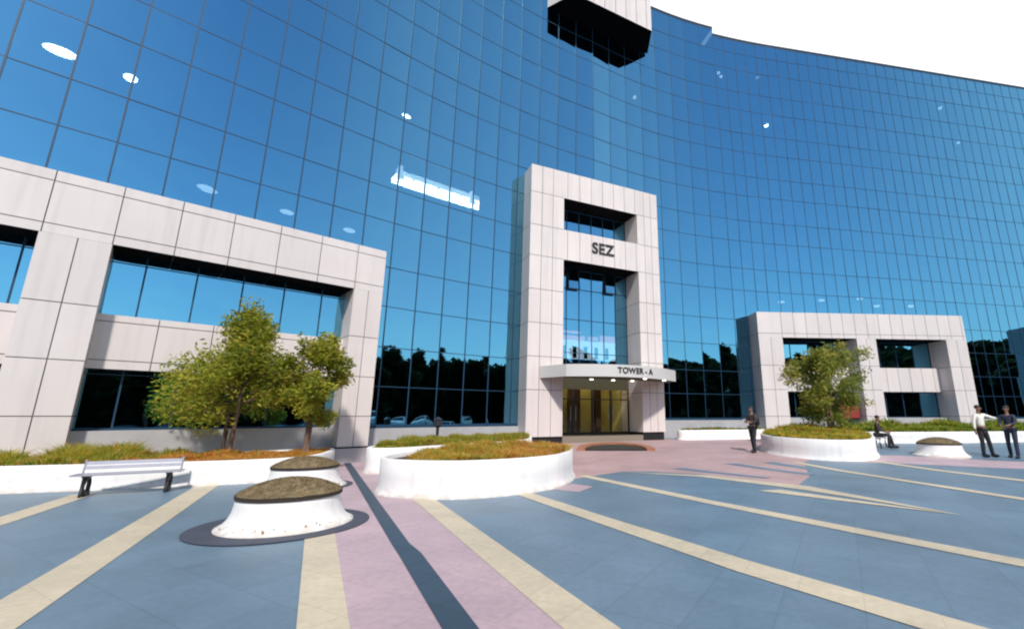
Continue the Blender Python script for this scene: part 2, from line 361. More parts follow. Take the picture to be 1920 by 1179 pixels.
# plinth below the glass, inner dark rooms, floor slabs, parapets
def offs(pl, o):
    out = []
    for i, p in enumerate(pl):
        d = (pl[min(i+1, len(pl)-1)]-pl[max(i-1, 0)]).normalized(); out.append(p-Vector((d.y, -d.x))*o)
    return out
def ribbon(mb, A, B, z0, z1, m=0):
    for i in range(len(A)-1):
        mb.hexa([(*A[i], z0), (*A[i+1], z0), (*B[i+1], z0), (*B[i], z0), (*A[i], z1), (*A[i+1], z1), (*B[i+1], z1), (*B[i], z1)], m)
pb, ib, cb = MB(), MB(), MB()
for w, (pl, rows) in enumerate(wings):
    lo, hi = (0, len(pl)-3) if w == 0 else ((3, len(pl)) if w == 1 else (0, len(pl)))
    pb = MB(); ribbon(pb, offs(pl, -0.06)[lo:hi], offs(pl, 0.3)[lo:hi], -0.1, rows[0]-0.065); pb.build('plinth_wall', [M_PLINTH], bld)
    ribbon(cb, offs(pl, -0.04), offs(pl, 4.0), rows[-1]+0.062, rows[-1]+0.15)
WHOLE = LW+RW1[1:]+RW2[1:]
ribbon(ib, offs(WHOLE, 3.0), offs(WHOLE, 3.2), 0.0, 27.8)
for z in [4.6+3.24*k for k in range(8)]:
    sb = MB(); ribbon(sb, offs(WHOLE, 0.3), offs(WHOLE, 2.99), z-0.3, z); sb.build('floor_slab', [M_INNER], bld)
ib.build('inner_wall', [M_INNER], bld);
cb.build('roof_coping', [mat('coping', (0.05, 0.06, 0.07), 0.5)], bld)
# step in the parapet between the two roof levels
# -- ceiling lights seen through the glass
def wall_hit(u, v, pl, back):
    a = (u-PX)/FPX; b = (PY-v)/FPX; c, s = math.cos(PITCH), math.sin(PITCH); dx, dy, dz = a, c-b*s, b*c+s
    P_ = offs(pl, back)
    for i in range(len(P_)-1):
        p, q = P_[i], P_[i+1]; e = q-p; det = dx*(-e.y)+e.x*dy
        if abs(det) < 1e-9: continue
        t = (p.x*(-e.y)+e.x*p.y)/det; sgm = (dx*p.y-dy*p.x)/det
        if t > 0 and -1e-6 <= sgm <= 1.000001: return Vector((dx*t, dy*t, CZ+dz*t)), e.normalized()
LIGHTS = [ (100, 88, LW, 0.62, 0.32), (130, 104, LW, 0.5, 0.28), (245, 147, LW, 0.34, 0.3), (762, 218, LW, 0.42, 0.16), (1437, 236, RW2, 0.3, 0.3), (1352, 144, RW2, 0.22, 0.2), (1347, 137, RW2, 0.22, 0.2), (1420, 146, RW2, 0.2, 0.2), (1763, 203, RW2, 0.2, 0.3), (1797, 268, RW2, 0.18, 0.2),
           (1190, 183, RW1, 0.2, 0.25)]
def ceil_light(pt, e, ln, wd, m, dz=0.10):
    mb = MB(); e3 = Vector((e.x, e.y, 0)); f3 = Vector((-e.y, e.x, 0))
    mb.ell((0, 0, 0), (ln/2, wd*0.6, dz), 16, 8)
    o = mb.build('ceiling_light', [m], bld, smooth=True); o.location = pt; o.rotation_euler = (0, 0, math.atan2(e.y, e.x))
    return o
for (u, v, pl, ln, wd) in LIGHTS[2:]:
    r_ = wall_hit(u, v, pl, 0.9)
    if r_: ceil_light(r_[0], r_[1], ln, wd, M_LIT if ln > 0.25 else M_LITS)
r_ = wall_hit(113, 97, LW, 1.2); ceil_light(r_[0], r_[1], 0.72, 0.42, M_LIT, 0.08)
# a lit strip of ceiling on one floor: light coves with taller wall lamps at the ends
zst_ = wall_hit(822, 364, LW, 0.5)[0].z
for (u0, v0, u1, v1) in ((741, 344, 772, 353), (778, 354, 818, 367), (824, 369, 862, 381), (866, 383, 898, 392)):
    A_ = wall_hit(u0, v0, LW, 0.5)[0]; B_ = wall_hit(u1, v1, LW, 0.5)[0]
    mb = MB(); e = (B_-A_); f = Vector((-e.y, e.x, 0)).normalized()*0.5
    z = max(zst_, 11.33) if 10.7 < zst_ < 11.5 else zst_
    q = [Vector((A_.x, A_.y, z)), Vector((B_.x, B_.y, z)), Vector((B_.x, B_.y, z))+f, Vector((A_.x, A_.y, z))+f]
    mb.hexa([tuple(p-Vector((0, 0, 0.22))) for p in q]+[tuple(p+Vector((0, 0, 0.30))) for p in q]); mb.build('ceiling_light', [M_LIT], bld)
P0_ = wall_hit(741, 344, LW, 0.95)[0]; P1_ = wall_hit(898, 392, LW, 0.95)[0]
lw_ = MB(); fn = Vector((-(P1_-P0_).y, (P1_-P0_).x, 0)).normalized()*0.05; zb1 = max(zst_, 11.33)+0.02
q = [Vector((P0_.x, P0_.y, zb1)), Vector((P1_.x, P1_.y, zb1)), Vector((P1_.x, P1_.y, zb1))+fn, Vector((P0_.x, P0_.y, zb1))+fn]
lw_.hexa([tuple(p) for p in q]+[tuple(p+Vector((0, 0, 0.75))) for p in q]); lw_.build('halo_panel', [emit_mat('halo_glow', (0.75, 0.95, 0.9), 1.1)], bld)  # emissive panel added as a soft halo above the strip light
for (u, v, hgt) in ((750, 325, 0.34), (884, 372, 0.34)):
    p = wall_hit(u, v, LW, 0.6)[0]; mb = MB(); mb.tube([p-Vector((0, 0, hgt)), p+Vector((0, 0, hgt))], [0.22, 0.10], 8); mb.build('wall_lamp', [M_LITS], bld)
for (u, v) in ((385, 352), (538, 398), (1465, 566), (1540, 563), (1612, 560), (1644, 574), (1708, 574), (392, 357), (655, 432)):
    r_ = wall_hit(u, v, LW if u < 1000 else RW2, 0.8)
    if r_: ceil_light(r_[0], r_[1], 0.45, 0.25, M_LITS, 0.08)

# -- clad portals
class Frame:
    """local axes: s along the portal front, z up, d back into the building"""
    def __init__(s, p, q):
        s.p = Vector(p); e = (Vector(q)-s.p).normalized(); s.e = e
        n = Vector((-e.y, e.x)); s.b = n if n.y > 0 else -n
    def pt(s, a, d, z): v = s.p+s.e*a+s.b*d; return (v.x, v.y, z)
    def box(s, mb, s0, s1, d0, d1, z0, z1, m=0):
        if (s.e.x*s.b.y-s.e.y*s.b.x) < 0: s0, s1 = s1, s0
        mb.hexa([s.pt(s0, d0, z0), s.pt(s1, d0, z0), s.pt(s1, d1, z0), s.pt(s0, d1, z0), s.pt(s0, d0, z1), s.pt(s1, d0, z1), s.pt(s1, d1, z1), s.pt(s0, d1, z1)], m)
def clad(fr, name, parent, s0, s1, d0, d1, z0, z1, ss, zs, soffit=False, smooth=0):
    """cladding panels with open joints over a dark carrier; ss, zs: joint positions"""
    mb = MB(); g = 0.012; t = 0.02
    fr.box(mb, s0+t, s1-t, d0+t, d1, z0+(t if soffit else 0), z1-t, 1)
    S = [s0]+[x for x in ss if s0 < x < s1]+[s1]; Z = [z0]+[x for x in zs if z0 < x < z1]+[z1]
    dn = max(1, round((d1-d0)/1.3)); Dd = [d0+(d1-d0)*i/dn for i in range(dn+1)]
    for i in range(len(S)-1):
        a, b = S[i]+(g if i else 0), S[i+1]-(g if i < len(S)-2 else 0)
        for j in range(len(Z)-1):
            c, d = Z[j]+(g if j else 0), Z[j+1]-(g if j < len(Z)-2 else 0)
            fr.box(mb, a, b, d0+random.uniform(-0.003, 0.003), d0+t-0.002, c, d)       # front
    for j in range(len(Z)-1):
        c, d = Z[j]+(g if j else 0), Z[j+1]-(g if j < len(Z)-2 else 0)
        for k in range(dn):
            y0 = Dd[k]+(g if k else t); y1 = Dd[k+1]-(g if k < dn-1 else 0)
            fr.box(mb, s0, s0+t-0.002, y0, y1, c, d); fr.box(mb, s1-t+0.002, s1, y0, y1, c, d)
    for i in range(len(S)-1):
        a, b = S[i]+(g if i else t), S[i+1]-(g if i < len(S)-2 else t)
        fr.box(mb, a, b, d0+t, d1, z1-t+0.002, z1)
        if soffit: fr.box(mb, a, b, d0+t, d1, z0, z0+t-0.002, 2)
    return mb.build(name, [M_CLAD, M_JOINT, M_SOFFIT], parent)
def prt(name, parent):
    o = bpy.data.objects.new(name, None); C.objects.link(o); o.parent = parent; o.empty_display_size = 0.2; return o

# left portal (runs away to the left)
FL = Frame((-7.3, 16.3), (-7.3-7.16, 16.3-6.98)); PL = prt('left_portal', bld); PL.name = 'clad_portal'
PL['label'] = 'wide pale clad portal round the left ground windows'
js = [-0.0, 1.0, 2.2, 3.42, 4.65, 5.87, 7.1, 8.35, 9.6, 10.8, 12.0, 13.2, 14.4, 15.6]; jz = [1.5, 2.85, 4.25, 5.95, 7.3]
DPL = 1.22
for (a, b, ex) in ((0.0, 1.0, 0.45), (7.1, 8.38, 0.45), (14.4, 15.6, 0.45)):
    clad(FL, 'pillar', PL, a, b, 0.0, DPL+0.1, ex, 5.95, [a+0.5 if a == 0 else a+0.62], jz)
clad(FL, 'lintel', PL, 0.0, 15.6, 0.0, DPL+0.1, 5.953, 7.6, js, [6.2, 7.32], soffit=True)
for (a, b) in ((1.003, 7.097), (8.383, 14.397)):
    clad(FL, 'spandrel', PL, a, b, 0.55, DPL+0.1, 2.72, 4.17, js, [2.95, 3.98], soffit=True)
    mb = MB(); FL.box(mb, a, b, 0.5, DPL+0.15, 0.3, 1.13); mb.build('sill_wall', [M_PLINTH], PL)
mb = MB(); FL.box(mb, -0.35, 16, -0.18, DPL+0.2, -0.1, 0.448); mb.build('plinth', [M_PLINTH], PL)
mb = MB(); FL.box(mb, -0.02, 1.02, -0.022, DPL, 0.449, 0.50); mb.build('shadow_gap', [M_BLACK], PL)

# right portal
FR = Frame((10.62, 26.4), (23.6, 27.5)); FR.e = FR.e*1.03; PR = prt('clad_portal', bld); PR['label'] = 'grey clad portal round the far right ground windows'
js = [1.43+0.75*i for i in range(16)]; jz = [1.5, 3.0, 4.4, 6.05, 7.3]
for (a, b) in ((0.0, 1.42), (5.93, 7.12), (11.55, 12.85)):
    clad(FR, 'pillar', PR, a, b, 0.0, 2.9, 0.1, 6.05, [(a+b)/2], jz)
clad(FR, 'lintel', PR, 0, 12.85, 0, 2.9, 6.053, 7.58, js, [6.3], soffit=True)
for (a, b) in ((1.423, 5.927), (7.123, 11.547)):
    clad(FR, 'spandrel', PR, a, b, 0.9, 2.95, 2.95, 4.4, js, [], soffit=True)
    mb = MB(); FR.box(mb, a, b, 0.8, 2.95, 0.0, 1.42); mb.build('sill_wall', [M_PLINTH], PR)
    # recessed glazing parallel to the portal
    n = 4
    for z0, z1 in ((1.425, 2.945), (4.405, 6.045)):
        gp = MB(); mm = MB()
        for k in range(n):
            a0 = a+(b-a)*k/n; a1 = a+(b-a)*(k+1)/n
            gp.quad(FR.pt(a0, 1.35, z0), FR.pt(a1, 1.35, z0), FR.pt(a1, 1.35, z1), FR.pt(a0, 1.35, z1))
        wobj = gp.build('window', [M_GLASS], PR)
        for k in range(n+1):
            a0 = min(max(a+(b-a)*k/n, a+.025), b-.025); FR.box(mm, a0-0.02, a0+0.02, 1.32, 1.345, z0+.041, z1-.041)
        FR.box(mm, a, b, 1.318, 1.345, z0, z0+.04); FR.box(mm, a, b, 1.318, 1.345, z1-.04, z1)
        mm.build('window_frame', [M_MULL], wobj)

# next portal along, only its shaded side shows at the edge of the photo
FX = Frame((34.75, 29.3), (34.75+9.81, 29.3+1.93)); PX_ = prt('clad_portal', bld); PX_['label'] = 'shaded side of a further clad portal at the right edge'
clad(FX, 'pillar', PX_, 0, 1.3, 0, 2.6, 0.1, 6.05, [.65], jz); clad(FX, 'lintel', PX_, 0, 8, 0, 2.6, 6.053, 8.1, [], [6.3], soffit=True); clad(FX, 'pillar', PX_, 6.7, 8, 0, 2.6, 0.1, 6.05, [7.35], jz)

# tower portal
FT = Frame((-2.3, 20.2), (4.44, 23.54)); PT = prt('clad_portal', bld); PT['label'] = 'tall pale clad entrance portal reading SEZ'
js = [0.62+0.67*i for i in range(11)]; jz = [2.65, 4.15, 5.7, 7.3, 8.95, 10.5, 12.2]
TW = 7.45
clad(FT, 'pillar', PT, 0, 1.75, 0, 2.0, 0.62, 13.65, [0.58, 1.16], jz)
clad(FT, 'pillar', PT, 6.1, TW, 0, 2.0, 0.74, 13.65, [6.55, 7.0], jz)
clad(FT, 'lintel', PT, 1.753, 6.097, 0.0, 2.0, 12.2, 13.65, js, [], soffit=True)
spn = clad(FT, 'sign_band', PT, 1.753, 6.097, 0.0, 1.6, 8.95, 10.5, js, [], soffit=True)
mb = MB()
FT.box(mb, 0.06, 1.7, 0.08, 1.8, 0.2, 0.618); mb.build('shadow_gap', [M_BLACK], PT)
mb = MB(); FT.box(mb, 6.15, TW-0.05, 0.08, 1.8, 0.2, 0.738); mb.build('shadow_gap', [M_BLACK], PT)
# recessed glazing in the portal
GD = 1.25; cols = [1.755+(6.095-1.755)*k/6 for k in range(7)]
rws = [(3.72, 4.6), (4.6, 6.3), (6.3, 7.9), (7.9, 8.95), (10.5, 12.2)]
opens = {(1, 3), (4, 3)}
for lev in ((0, 1, 2, 3), (4,)):
    gp = MB(); mm = MB(); zl, zh = rws[lev[0]][0], rws[lev[-1]][1]
    for k in range(6):
        for j in lev:
            if (k, j) in opens: continue
            z0, z1 = rws[j]; gp.quad(FT.pt(cols[k], GD, z0), FT.pt(cols[k+1], GD, z0), FT.pt(cols[k+1], GD, z1), FT.pt(cols[k], GD, z1))
    w_ = gp.build('window', [M_GLASS], PT)
    for k in range(7):
        c_ = min(max(cols[k], cols[0]+.02), cols[6]-.02); FT.box(mm, c_-0.018, c_+0.018, GD-0.03, GD-0.005, zl+.031, zh-.031)
    for z in [zl+.015, zh-.015]+[rws[j][0] for j in lev[1:]]: FT.box(mm, 1.757, 6.093, GD-0.034, GD-0.004, z-0.014, z+0.014)
    mm.build('window_frame', [M_MULL], w_)
for (k, j) in opens:                      # top-hung vents pushed open
    z0, z1 = rws[j]; vb = MB(); out = 0.16
    vb.quad(FT.pt(cols[k]+.03, GD-out, z0), FT.pt(cols[k+1]-.03, GD-out, z0), FT.pt(cols[k+1]-.03, GD-0.06, z1-.03), FT.pt(cols[k]+.03, GD-0.06, z1-.03))
    vo = vb.build('open_vent', [M_GLASS], PT); fb = MB()
    for (a, b) in ((cols[k]+.03, cols[k]+.08), (cols[k+1]-.08, cols[k+1]-.03)):
        fb.hexa([FT.pt(a, GD-out-.03, z0), FT.pt(b, GD-out-.03, z0), FT.pt(b, GD-out-.003, z0), FT.pt(a, GD-out-.003, z0), FT.pt(a, GD-.09, z1-.03), FT.pt(b, GD-.09, z1-.03), FT.pt(b, GD-.063, z1-.03), FT.pt(a, GD-.063, z1-.03)])
    FT.box(fb, cols[k]+.03, cols[k+1]-.03, GD-out-.04, GD-out+.01, z0-.05, z0-.002)
    fb.build('vent_frame', [M_BLACK], vo)
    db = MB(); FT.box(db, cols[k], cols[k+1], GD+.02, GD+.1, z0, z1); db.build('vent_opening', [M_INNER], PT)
def lettering(txt, size, parent, name, place, m, ext=0.02, space=1.0):
    cu = bpy.data.curves.new(name, 'FONT'); cu.body = txt; cu.size = size; cu.extrude = ext; cu.align_x = 'CENTER'; cu.align_y = 'CENTER'; cu.offset = size*0.018
    cu.space_character = space
    t = bpy.data.objects.new('tmp', cu); C.objects.link(t); bpy.context.view_layer.update()
    me = bpy.data.meshes.new_from_object(t.evaluated_get(bpy.context.evaluated_depsgraph_get())); C.objects.unlink(t); bpy.data.objects.remove(t)
    me.name = name; me.materials.clear(); me.materials.append(m)
    for v in me.vertices: v.co = place(v.co)
    o = bpy.data.objects.new(name, me); return link(o, parent)
lettering('SEZ', 0.80, PT, 'lettering', lambda c: Vector(FT.pt(3.95+c.x, -0.03-c.z, 9.80+c.y)), M_LETTER, 0.02, 1.02)

# canopy over the entrance: curved fascia
def cfront(t):      # t 0..1 from left to right, (s, d)
    a = math.pi*(1-t); s_ = 3.85+3.75*math.cos(a); d_ = -0.05-2.3*math.sin(a)**0.75 if 0 < t < 1 else -0.05
    return s_, d_
NC = 24; cf = [(0.62, -0.03), (1.3, -1.35)]+[(1.3+(7.4-1.3)*(i/NC), -1.35-0.85*math.sin(math.pi*(i/NC)**0.9)+1.0*max(0, i/NC-0.55)**1.5) for i in range(1, NC+1)]
cf.append((7.42, -0.03))
cano = MB(); k = len(cf)
zt, zb = 3.70, 3.17
for i in range(k-1):
    (a0, d0), (a1, d1) = cf[i], cf[i+1]
    cano.quad(FT.pt(a0, d0, zb), FT.pt(a1, d1, zb), FT.pt(a1, d1, zt), FT.pt(a0, d0, zt))
cano.poly([FT.pt(a, d, zt-0.05) for a, d in cf])
CAN = cano.build('canopy', [mat('canopy_panel', (0.60, 0.59, 0.57), 0.35, 0, 0.03, 0.8)], PT)
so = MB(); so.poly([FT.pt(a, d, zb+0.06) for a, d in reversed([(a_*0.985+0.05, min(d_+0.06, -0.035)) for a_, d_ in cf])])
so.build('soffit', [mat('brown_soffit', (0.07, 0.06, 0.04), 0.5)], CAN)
ts = [cf[i] for i in range(len(cf))]
def on_fascia(sx, z, o):
    for i in range(1, len(cf)-1):
        if cf[i][0] <= sx <= cf[i+1][0] or i == len(cf)-2:
            t = (sx-cf[i][0])/(cf[i+1][0]-cf[i][0]); t = max(0, min(1, t)); return Vector(FT.pt(sx, cf[i][1]+(cf[i+1][1]-cf[i][1])*t-o, z))
lettering('TOWER - A', 0.36, CAN, 'lettering', lambda c: on_fascia(4.35+c.x, 3.45+c.y, 0.025+c.z), M_LETTER, 0.012, 1.05)
for (a, d) in ((3.3, 0.1), (4.5, 0.1), (5.6, 0.1), (6.8, -0.9), (5.4, -1.3)):
    mb = MB(); P0 = Vector(FT.pt(a, d, zb+0.055)); mb.tube([P0, P0-Vector((0, 0, 0.035))], 0.085, 14); mb.build('downlight', [M_DOWN], CAN)

# red and white panels above the canopy, glow added to show through the glass
E_W = emit_mat('added_glow_white', (0.85, 0.86, 0.95), 3.2); E_R = emit_mat('added_glow_red', (0.95, 0.35, 0.33), 2.6)
dsp = MB(); FT.box(dsp, 2.0, 5.35, 1.28, 1.30, 4.3, 5.25); dsp = dsp.build('added_glow_panel', [E_W], PT)
for (a_, b_, c_, d_) in ((2.0, 3.55, 5.252, 5.48), (3.75, 4.3, 5.30, 5.5), (4.45, 5.35, 5.252, 5.6), (2.1, 3.3, 5.6, 5.72)):
    q_ = MB(); FT.box(q_, a_, b_, 1.272, 1.29, c_, d_); q_.build('red_panel', [E_R], dsp)
for k_ in range(5):
    q_ = MB(); FT.box(q_, 2.25+k_*.62, 2.45+k_*.62, 1.265, 1.279, 4.35, 4.95); q_.build('dark_panel', [M_INNER], dsp)

# entrance: glass doors and the lit lobby behind them
lob = prt('entrance_lobby', bld)
mb = MB(); z0 = 0.62
FT.box(mb, 1.76, 6.09, 4.2, 4.3, z0, 3.7)
FT.box(mb, 1.66, 1.755, 2.05, 4.2, z0, 3.7); FT.box(mb, 6.095, 6.2, 2.05, 4.2, z0, 3.7)
mb.build('lobby_wall', [mat('olive_wall', (0.50, 0.43, 0.15), 0.6, 0, 0.15, 1.2)], lob)
mb = MB(); FT.box(mb, 1.76, 6.09, 0.0, 4.2, 0.30, 0.615); mb.build('lobby_floor', [mat('lobby_stone', (0.25, 0.22, 0.17), 0.15)], lob)
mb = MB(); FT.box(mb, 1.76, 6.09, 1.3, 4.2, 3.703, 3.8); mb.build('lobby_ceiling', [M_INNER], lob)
mb = MB(); FT.box(mb, 1.85, 2.2, 3.2, 3.5, z0, 3.69); mb.build('lobby_column', [mat('dark_wood', (0.05, 0.025, 0.015), 0.4)], lob)
mb = MB(); FT.box(mb, 4.9, 5.2, 2.6, 2.9, z0, 3.69); mb.build('lobby_column', [mat('dark_wood', (0, 0, 0))], lob)
mb = MB(); FT.box(mb, 3.7, 4.3, 3.3, 3.7, z0, 3.69); mb.build('lobby_column', [mat('dark_wood', (0.05, 0.025, 0.015), 0.4)], lob)
mb = MB(); FT.box(mb, 2.5, 3.3, 3.4, 3.8, z0, 1.7); mb.build('reception_desk', [mat('desk_wood', (0.10, 0.05, 0.03), 0.4)], lob)
for (a, d) in ((2.6, 2.2), (4.0, 2.3), (5.2, 2.2), (3.1, 3.7), (4.9, 3.7)):
    mb = MB(); FT.box(mb, a-0.2, a+0.2, d-0.2, d+0.2, 3.64, 3.70); mb.build('ceiling_light', [emit_mat('lobby_lamp', (1, 0.85, 0.5), 9.0) if 'lobby_lamp' not in MATS else MATS['lobby_lamp']], lob)
mb = MB(); FT.box(mb, 1.76, 6.09, 1.22, 1.32, 2.80, 3.70); mb.build('transom', [mat('olive_transom', (0.06, 0.055, 0.03), 0.4)], lob)
for k in range(4):
    a0 = 1.80+k*1.07; a1 = a0+1.03; db = MB(); db.quad(FT.pt(a0, 1.25, z0), FT.pt(a1, 1.25, z0), FT.pt(a1, 1.25, 2.78), FT.pt(a0, 1.25, 2.78))
    dr = db.build('glass_door', [M_CLEAR], lob); fb = MB()
    for a in (a0, a1): FT.box(fb, a-.035, a+.035, 1.2, 1.245, z0, 2.79)
    FT.box(fb, a0+.036, a1-.036, 1.21, 1.245, z0, z0+.12); FT.box(fb, a0+.036, a1-.036, 1.21, 1.245, 2.3, 2.35)
    fb.build('door_frame', [mat('bronze_frame', (0.03, 0.02, 0.015), 0.4)], dr)
    hb = MB(); hx = a1-.12 if k % 2 == 0 else a0+.12
    hb.tube([FT.pt(hx, 1.17, 1.3), FT.pt(hx, 1.17, 2.0)], 0.02, 8); hb.build('handle', [mat('steel', (0.5, 0.5, 0.5), 0.25, 1.0)], dr)

# roof overhang: a clad box across the corner, high up, parallel to the left wing
zs_ = 24.6
ov = [(4.49, 23.40), (0.77, 21.40), (-0.25, 20.85), (-2.2, 22.0), (0.6, 23.6), (4.5, 25.2)]
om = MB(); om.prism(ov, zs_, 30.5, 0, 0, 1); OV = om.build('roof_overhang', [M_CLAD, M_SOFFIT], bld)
jb = MB(); e0, e1 = Vector(ov[2]), Vector(ov[0]); ln = (e1-e0).length; ed = (e1-e0).normalized(); en = Vector((ed.y, -ed.x)); t = 0.5
while t < ln:
    p = e0+ed*t; q = p+ed*0.03
    jb.hexa([(*(p+en*0.004), zs_+.05), (*(q+en*0.004), zs_+.05), (*(q-en*0.02), zs_+.05), (*(p-en*0.02), zs_+.05), (*(p+en*0.004), 30.4), (*(q+en*0.004), 30.4), (*(q-en*0.02), 30.4), (*(p-en*0.02), 30.4)]); t += 0.75
jb.build('panel_joint', [M_JOINT], OV)

# ------------------------------------------------------------------ planters
def chaikin(pts, n=3, closed=True):
    P = [Vector(p[:2]) for p in pts]
    for _ in range(n):
        Q = []
        m = len(P)
        for i in range(m if closed else m-1):
            a, b = P[i], P[(i+1) % m]; Q += [a*0.75+b*0.25, a*0.25+b*0.75]
        if not closed: Q = [P[0]]+Q+[P[-1]]
        P = Q
    return P
def ccw(P):
    A = sum(P[i].x*P[(i+1) % len(P)].y-P[(i+1) % len(P)].x*P[i].y for i in range(len(P)))
    return P if A > 0 else P[::-1]
def planter_wall(name, P, H, parent, flare=0.16, thick=0.14, soil=0.10):
    """white rendered wall swept round a closed outline: flared foot, straight face, rounded rim, inner face, soil"""
    P = ccw(P); n = len(P); N = []
    for i in range(n):
        d = (P[(i+1) % n]-P[i-1]).normalized(); N.append(Vector((d.y, -d.x)))
    flare *= 0.55
    prof = [(flare*.8, -0.08), (flare*.8, 0.02), (flare*0.5, 0.045), (flare*0.25, 0.09), (flare*0.08, 0.16), (0, 0.34*H/0.7), (0, H-0.02), (-0.02, H), (-thick+0.02, H), (-thick, H-0.02), (-thick, H-soil-0.12)]
    vs = []; fs = []
    for (o, z) in prof:
        for p, nn in zip(P, N):
            q = p+nn*o; vs.append((q.x, q.y, z+gz(p.x, p.y)*(1 if z < 0.5 else 0.6)))
    for j in range(len(prof)-1):
        for i in range(n):
            i2 = (i+1) % n; fs.append((j*n+i, j*n+i2, (j+1)*n+i2, (j+1)*n+i))
    w = mesh_obj(name, vs, fs, M_WHITE, parent, smooth=True)
    inn = [p-nn*(thick+0.001) for p, nn in zip(P, N)]; gz0 = 0.6*gz(*P[0])
    cx = sum(p.x for p in P)/n; cy = sum(p.y for p in P)/n
    sv = [(cx, cy, H-soil+0.02+gz0)]+[(p.x, p.y, H-soil+0.6*gz(p.x, p.y)) for p in inn]
    s = mesh_obj('soil', sv, [(0, 1+i, 1+(i+1) % n) for i in range(n)], M_SOIL, parent)
    return w, inn
def inside(p, P):
    c = False; j = len(P)-1
    for i in range(len(P)):
        if (P[i].y > p[1]) != (P[j].y > p[1]) and p[0] < (P[j].x-P[i].x)*(p[1]-P[i].y)/(P[j].y-P[i].y)+P[i].x: c = not c
        j = i
    return c
def leaf_mats(pre, cols, rough=0.6):
    out = []
    for i, c in enumerate(cols):
        nm = f'{pre}_{i}'
        if nm in MATS: out.append(MATS[nm]); continue
        m = bpy.data.materials.new(nm); m.use_nodes = True; nt = m.node_tree; p = nt.nodes['Principled BSDF']
        p.inputs['Base Color'].default_value = (*c, 1); p.inputs['Roughness'].default_value = rough; p.inputs['Specular IOR Level'].default_value = 0.25
        tr = nt.nodes.new('ShaderNodeBsdfTranslucent'); tr.inputs['Color'].default_value = (*[min(1, x*1.5) for x in c], 1)
        mx_ = nt.nodes.new('ShaderNodeMixShader'); mx_.inputs[0].default_value = 0.5
        o = nt.nodes['Material Output']; nt.links.new(p.outputs[0], mx_.inputs[1]); nt.links.new(tr.outputs[0], mx_.inputs[2]); nt.links.new(mx_.outputs[0], o.inputs[0])
        MATS[nm] = m; out.append(m)
    return out
GRASSM = leaf_mats('grass', [(0.24, 0.31, 0.035), (0.44, 0.40, 0.05), (0.62, 0.42, 0.06), (0.58, 0.21, 0.05), (0.14, 0.21, 0.03), (0.62, 0.44, 0.20)])
def plants(name, P, z, dens, hfun, pal, label, cat, edge=None, wide=0.012):
    dens *= 2.2; wide *= 0.7
    xs = [p.x for p in P]; ys = [p.y for p in P]; rng = random.Random(len(P)+int(dens))
    area = (max(xs)-min(xs))*(max(ys)-min(ys)); mb = MB(); n = int(area*dens)
    for _ in range(n):
        x = rng.uniform(min(xs), max(xs)); y = rng.uniform(min(ys), max(ys))
        if not inside((x, y), P) or (edge and not inside((x+edge[0], y+edge[1]), P)): continue
        cl = math.sin(x*2.1+1.3*math.sin(y*1.7))*0.5+0.5*math.sin(x*5.3+y*4.1)
        hh = hfun(x, y)*(0.66+0.34*cl)*rng.uniform(0.35, 1.05)
        if hh < 0.03: continue
        zz = z(x, y); pl_ = pal(x, y, rng)
        for b in range(3):
            a = rng.uniform(0, 2*math.pi); ln = hh*rng.uniform(0.3, 1.1); w = wide*rng.uniform(0.6, 1.5)
            dx, dy = math.cos(a), math.sin(a); bx_, by_ = x+rng.uniform(-.03, .03), y+rng.uniform(-.03, .03)
            m0 = (bx_+dx*ln*0.35, by_+dy*ln*0.35, zz+hh*0.6); t0 = (bx_+dx*ln, by_+dy*ln, zz+hh*rng.uniform(0.8, 1.0))
            mb.quad((bx_-dy*w*.4, by_+dx*w*.4, zz), (bx_+dy*w*.4, by_-dx*w*.4, zz), (m0[0]+dy*w, m0[1]-dx*w, m0[2]), (m0[0]-dy*w, m0[1]+dx*w, m0[2]), pl_)
            nn = len(mb.v); mb.v.append(t0); mb.f.append((nn-1, nn-2, nn)); mb.m.append(pl_)
    o = mb.build(name, GRASSM); return tag(o, label, cat, kind='stuff')
def pick(r, ws):
    t = r.random()*sum(ws)
    for i, w in enumerate(ws):
        t -= w
        if t <= 0: return i
    return len(ws)-1

# big central planter
pc = empty('planter', (0, 0, 0), 'large white oval planter with yellow and orange grasses in the middle of the plaza', 'planter')
Pc = chaikin([(-3.95, 9.35), (-2.95, 8.95), (-1.9, 8.95), (-0.55, 10.0), (-0.12, 11.6), (-0.2, 13.2), (-1.2, 14.2), (-2.9, 13.6), (-4.05, 11.9), (-4.3, 10.4)], 3)
w_, inn = planter_wall('wall', Pc, 0.68, pc, 0.15, 0.10, 0.10)
plants('low_grasses', inn, lambda x, y: 0.57, 620, lambda x, y: 0.26+0.10*sstep((y-9.6)/2.5) if (x+2.9*0.95 > -1.2 or y > 10.6) else 0.05,
       lambda x, y, r: pick(r, [1.5, 3, 3, 1.5, .6, 1.2] if x < -1.7 else [.5, 1.5, 3, 3.2, .3, 2.5]), 'yellow and orange grasses filling the large central planter', 'grasses', edge=(-0.32, -0.42))
